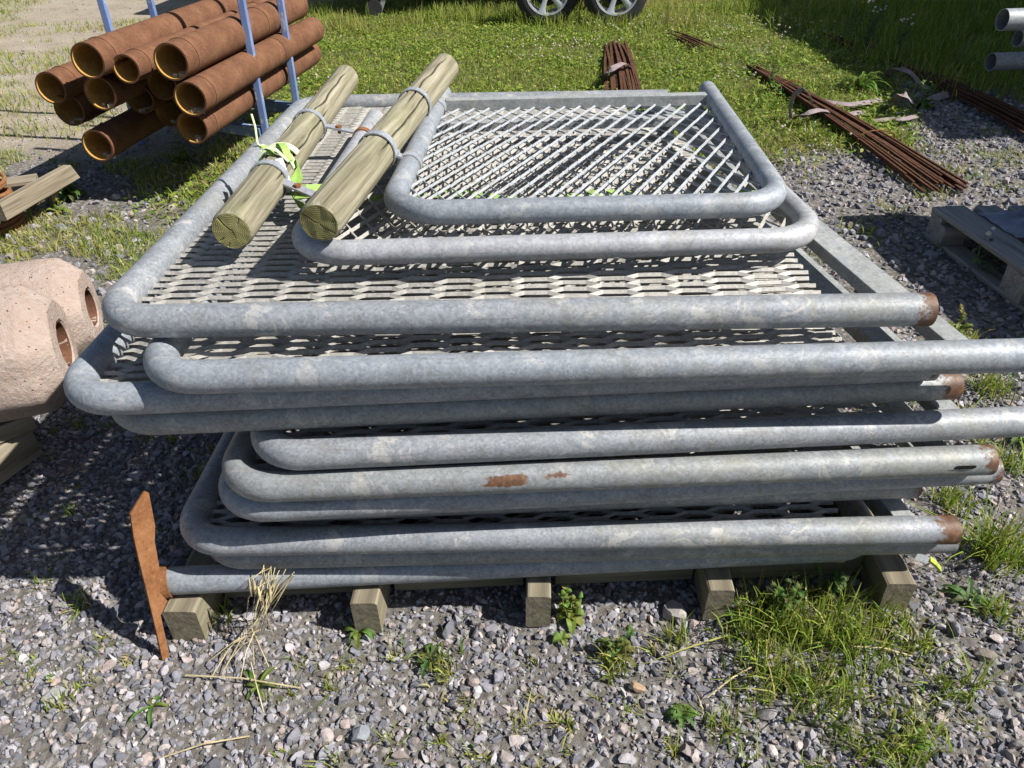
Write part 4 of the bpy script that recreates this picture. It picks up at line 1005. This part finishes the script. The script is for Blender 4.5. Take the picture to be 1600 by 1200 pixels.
def rosette(px, py, n, L, w, seed, label, lift=.5, col=(.085, .14, .028), lob=.0, stems=0):
    r = random.Random(seed); V, F, C = [], [], []
    for i in range(n):
        a = 2*math.pi*i/n+r.uniform(-.3, .3); l = L*r.uniform(.6, 1.1); e = r.uniform(lift*.3, lift*1.3)
        leafstrip(V, F, C, Vector((0, 0, .003)), Vector((math.cos(a), math.sin(a), e)), UP, l, w*r.uniform(.7, 1.15), r.uniform(.2, .9), jitc(col, r), .2, lob)
    for i in range(stems):
        a = r.uniform(0, 6.28); h = L*r.uniform(1.1, 1.7); d = Vector((math.cos(a)*.25, math.sin(a)*.25, 1)); 
        for k in range(9):
            f = (k+1)/9; b = r.uniform(0, 6.28)
            leafstrip(V, F, C, d*h*f, Vector((math.cos(b), math.sin(b), .5)), UP, L*.45*(1.1-.5*f), w*.7, .5, jitc(col, r), .2, lob)
        leafstrip(V, F, C, Vector((0, 0, 0)), d, Vector((math.cos(a+1.5), math.sin(a+1.5), 0)), h, .004, 0, jitc(col, r))
    return plant_obj('weed', V, F, C, at(px, py), label, 'weed', 'leafy weeds growing through the gravel')
GR = (.115, .175, .036); YG = (.17, .22, .045); DG = (.085, .135, .032)
rosette(890, 965, 7, .055, .026, 1, 'round-leaved weed just right of the middle timber end', .9, YG, 0, 3)
rosette(878, 1000, 5, .03, .016, 2, 'little round-leaved weed below the middle timber end', .6, YG)
rosette(562, 990, 8, .06, .014, 3, 'narrow-leaved weed at the left foot of the second timber end', .7, GR, .2)
rosette(1512, 940, 13, .085, .017, 4, 'dandelion-like rosette on gravel at right, below the brown tube end', .35, (.10, .15, .06), .35)
rosette(965, 1022, 9, .06, .02, 5, 'feathery weed in front of the gap between third and fourth timber', .5, GR, .4, 1)
rosette(1215, 965, 12, .075, .02, 6, 'tall leafy weed right of the fourth timber end', .8, DG, .4, 5)
rosette(1285, 940, 11, .07, .018, 7, 'bushy dark weed in the shade near the last timber', .8, DG, .4, 4)
rosette(1225, 1065, 7, .06, .016, 8, 'jagged weed at the near edge of the grass clump', .5, GR, .35)
rosette(1065, 1120, 8, .05, .016, 9, 'small feathery weed at the lower centre right', .5, GR, .45)
rosette(240, 1105, 5, .055, .010, 10, 'small three-bladed weed at the lower left', .3, GR)
rosette(405, 1075, 6, .06, .011, 11, 'thin weed on gravel under the hanging straw', .3, GR)
rosette(670, 1035, 7, .06, .014, 12, 'serrated weed in front of the second and third timbers', .4, DG, .4)
rosette(1495, 520, 10, .075, .020, 13, 'yellow green weed between the stack and the pallet', .8, YG, .3, 1)
rosette(1420, 1165, 9, .06, .014, 14, 'low weed at the lower right beside the grass', .5, YG, .3)
rosette(1590, 690, 7, .06, .02, 15, 'weed with broad leaves at the right edge', .6, GR, .2)
rosette(330, 950, 7, .045, .018, 16, 'dark little weed right of the first timber end', .8, DG)
rosette(112, 312, 22, .13, .03, 17, 'dark green weed clump beside the trestle legs', .9, DG, .2, 5)
rosette(95, 335, 10, .10, .022, 18, 'paler weed in front of the trestle', .6, YG, .2, 1)
rosette(1340, 142, 34, .30, .020, 19, 'large bright grassy clump behind the long bar bundle', 1.1, (.12, .2, .03))
rosette(1205, 150, 18, .15, .04, 20, 'broad-leaved weed at the upper end of the long bar bundle', .8, GR, .2, 2)
rosette(1440, 170, 16, .14, .035, 21, 'weed growing between the slings and right bundle', .7, GR, .2, 2)
rosette(285, 255, 16, .13, .028, 22, 'grassy weed at the edge of the pipe pile shadow', .9, YG, 0, 1)
# tall flowering weeds
def flower(px, py, h, seed, label, heads=5, col=(.10, .15, .06), hc=(.75, .73, .68)):
    r = random.Random(seed); V, F, C = [], [], []; V2, F2, C2 = [], [], []
    for i in range(heads):
        a = r.uniform(0, 6.28); hh = h*r.uniform(.65, 1.05); d = Vector((math.cos(a)*.16, math.sin(a)*.16, 1))
        leafstrip(V, F, C, Vector((0, 0, 0)), d, Vector((math.cos(a+1.5), math.sin(a+1.5), 0)), hh, .009, 0, jitc(col, r))
        for k in range(8):
            f = .1+.8*k/8; b = r.uniform(0, 6.28)
            leafstrip(V, F, C, d*hh*f, Vector((math.cos(b), math.sin(b), .6)), UP, .11*(1.15-f), .022, .6, jitc(col, r), .2, .2)
        for q in range(r.randint(1, 3)):
            c = d*hh*(1.0 if q == 0 else .92)+Vector((r.uniform(-.03, .03), r.uniform(-.03, .03), r.uniform(-.01, .02))); b0 = len(V2); s_ = r.uniform(.008, .014)
            V2 += [c+Vector(v)*s_*(1 if v[2] > -.3 else .6) for v in I1[0]]; F2 += [tuple(int(i_)+b0 for i_ in f_) for f_ in I1[1]]; C2 += [jitc(hc, r, .1)]*12
    root = thing('flowering_weed', at(px, py), label, 'flowering weed', 'tall flowering weeds')
    plant_obj('foliage', V, F, C, None, None, None, None, parent=root)
    plant_obj('flower_heads', V2, F2, C2, None, None, None, None, parent=root)
flower(1350, 88, .55, 31, 'tallest white-flowered weed against the dark shade', 6)
flower(1405, 82, .32, 32, 'shorter white-flowered weed right of the tallest one', 3)
flower(1322, 70, .45, 33, 'weed with one small yellow flower against the dark shade', 2, hc=(.6, .4, .03))
flower(1225, 18, .35, 34, 'white-flowered weed at the top edge near the shade border', 4)
flower(1530, 428, .16, 36, 'single white flower in the shade under the pallet side', 1)
rosette(1498, 118, 16, .34, .016, 37, 'tall pale grass clump at the edge of the far shade', 1.8, (.2, .22, .08))
rosette(1525, 45, 8, .42, .014, 38, 'lone tall grass stems inside the far shade', 2.4, (.2, .22, .08))

# ------------------------------------------------------------------ dry straw caught under the panels
sw = thing('straw_bunch', at(400, 1010), 'bunch of dry yellow straw hanging from the lower tubes to the gravel', 'straw'); r = random.Random(4)
mb = MB(); hd = MB()
for i in range(19):
    a = at(r.uniform(415, 475), r.uniform(868, 884), .205); b = at(r.gauss(402, 13), r.uniform(950, 1000), r.uniform(.02, .07)); c = at(r.gauss(372, 40), r.uniform(1020, 1065), .012)
    a.y -= r.uniform(.01, .035); m_ = (a+b)/2+Vector((r.uniform(-.01, .01), -r.uniform(.01, .04), r.uniform(0, .02)))
    if r.random() < .6: pth = [a, m_, b]
    else: pth = [a, m_, b, (b+c)/2+Vector((0, 0, .012)), c]
    mb.rod(pth, r.uniform(.0007, .0014), 4)
    if i % 4 == 0:
        e = a+Vector((r.uniform(-.05, .02), -.02, -.01)); f_ = e+Vector((r.uniform(-.006, .006), -.005, -r.uniform(.03, .05)))
        hd.rod([e, (e+f_)/2, f_], .004, 6, scale=[.4, 1., .3]); mb.rod([a, e], .0008, 4)
part('stalks', mb, M['straw'], sw); part('seed_heads', hd, M['straw'], sw)
for k, (x0, y0_, x1, y1_, zz, lab) in enumerate(((392, 1035, 412, 1113, .03, 'pale dry stalk sticking up from the gravel below the straw'), (250, 1185, 390, 1150, .012, 'long dry stalk lying on gravel at the bottom left'), (1105, 1090, 1178, 1040, .015, 'dry stalk lying in front of the grass clump'), (290, 1055, 470, 1075, .012, 'thin dry stalk on gravel between rusty plate and straw'), (1330, 1010, 1425, 1025, .03, 'pale stalk lying through the grass clump at right'))):
    a, b = at(x0, y0_, zz), at(x1, y1_, zz*.6); mb = MB(); mb.rod([a, (a+b)/2+Vector((0, 0, .012)), b], .0016, 5)
    tag(part('dry_stalk', mb, M['straw'], None, Matrix.Translation(a)), lab, 'stalk', 'loose dry stalks')
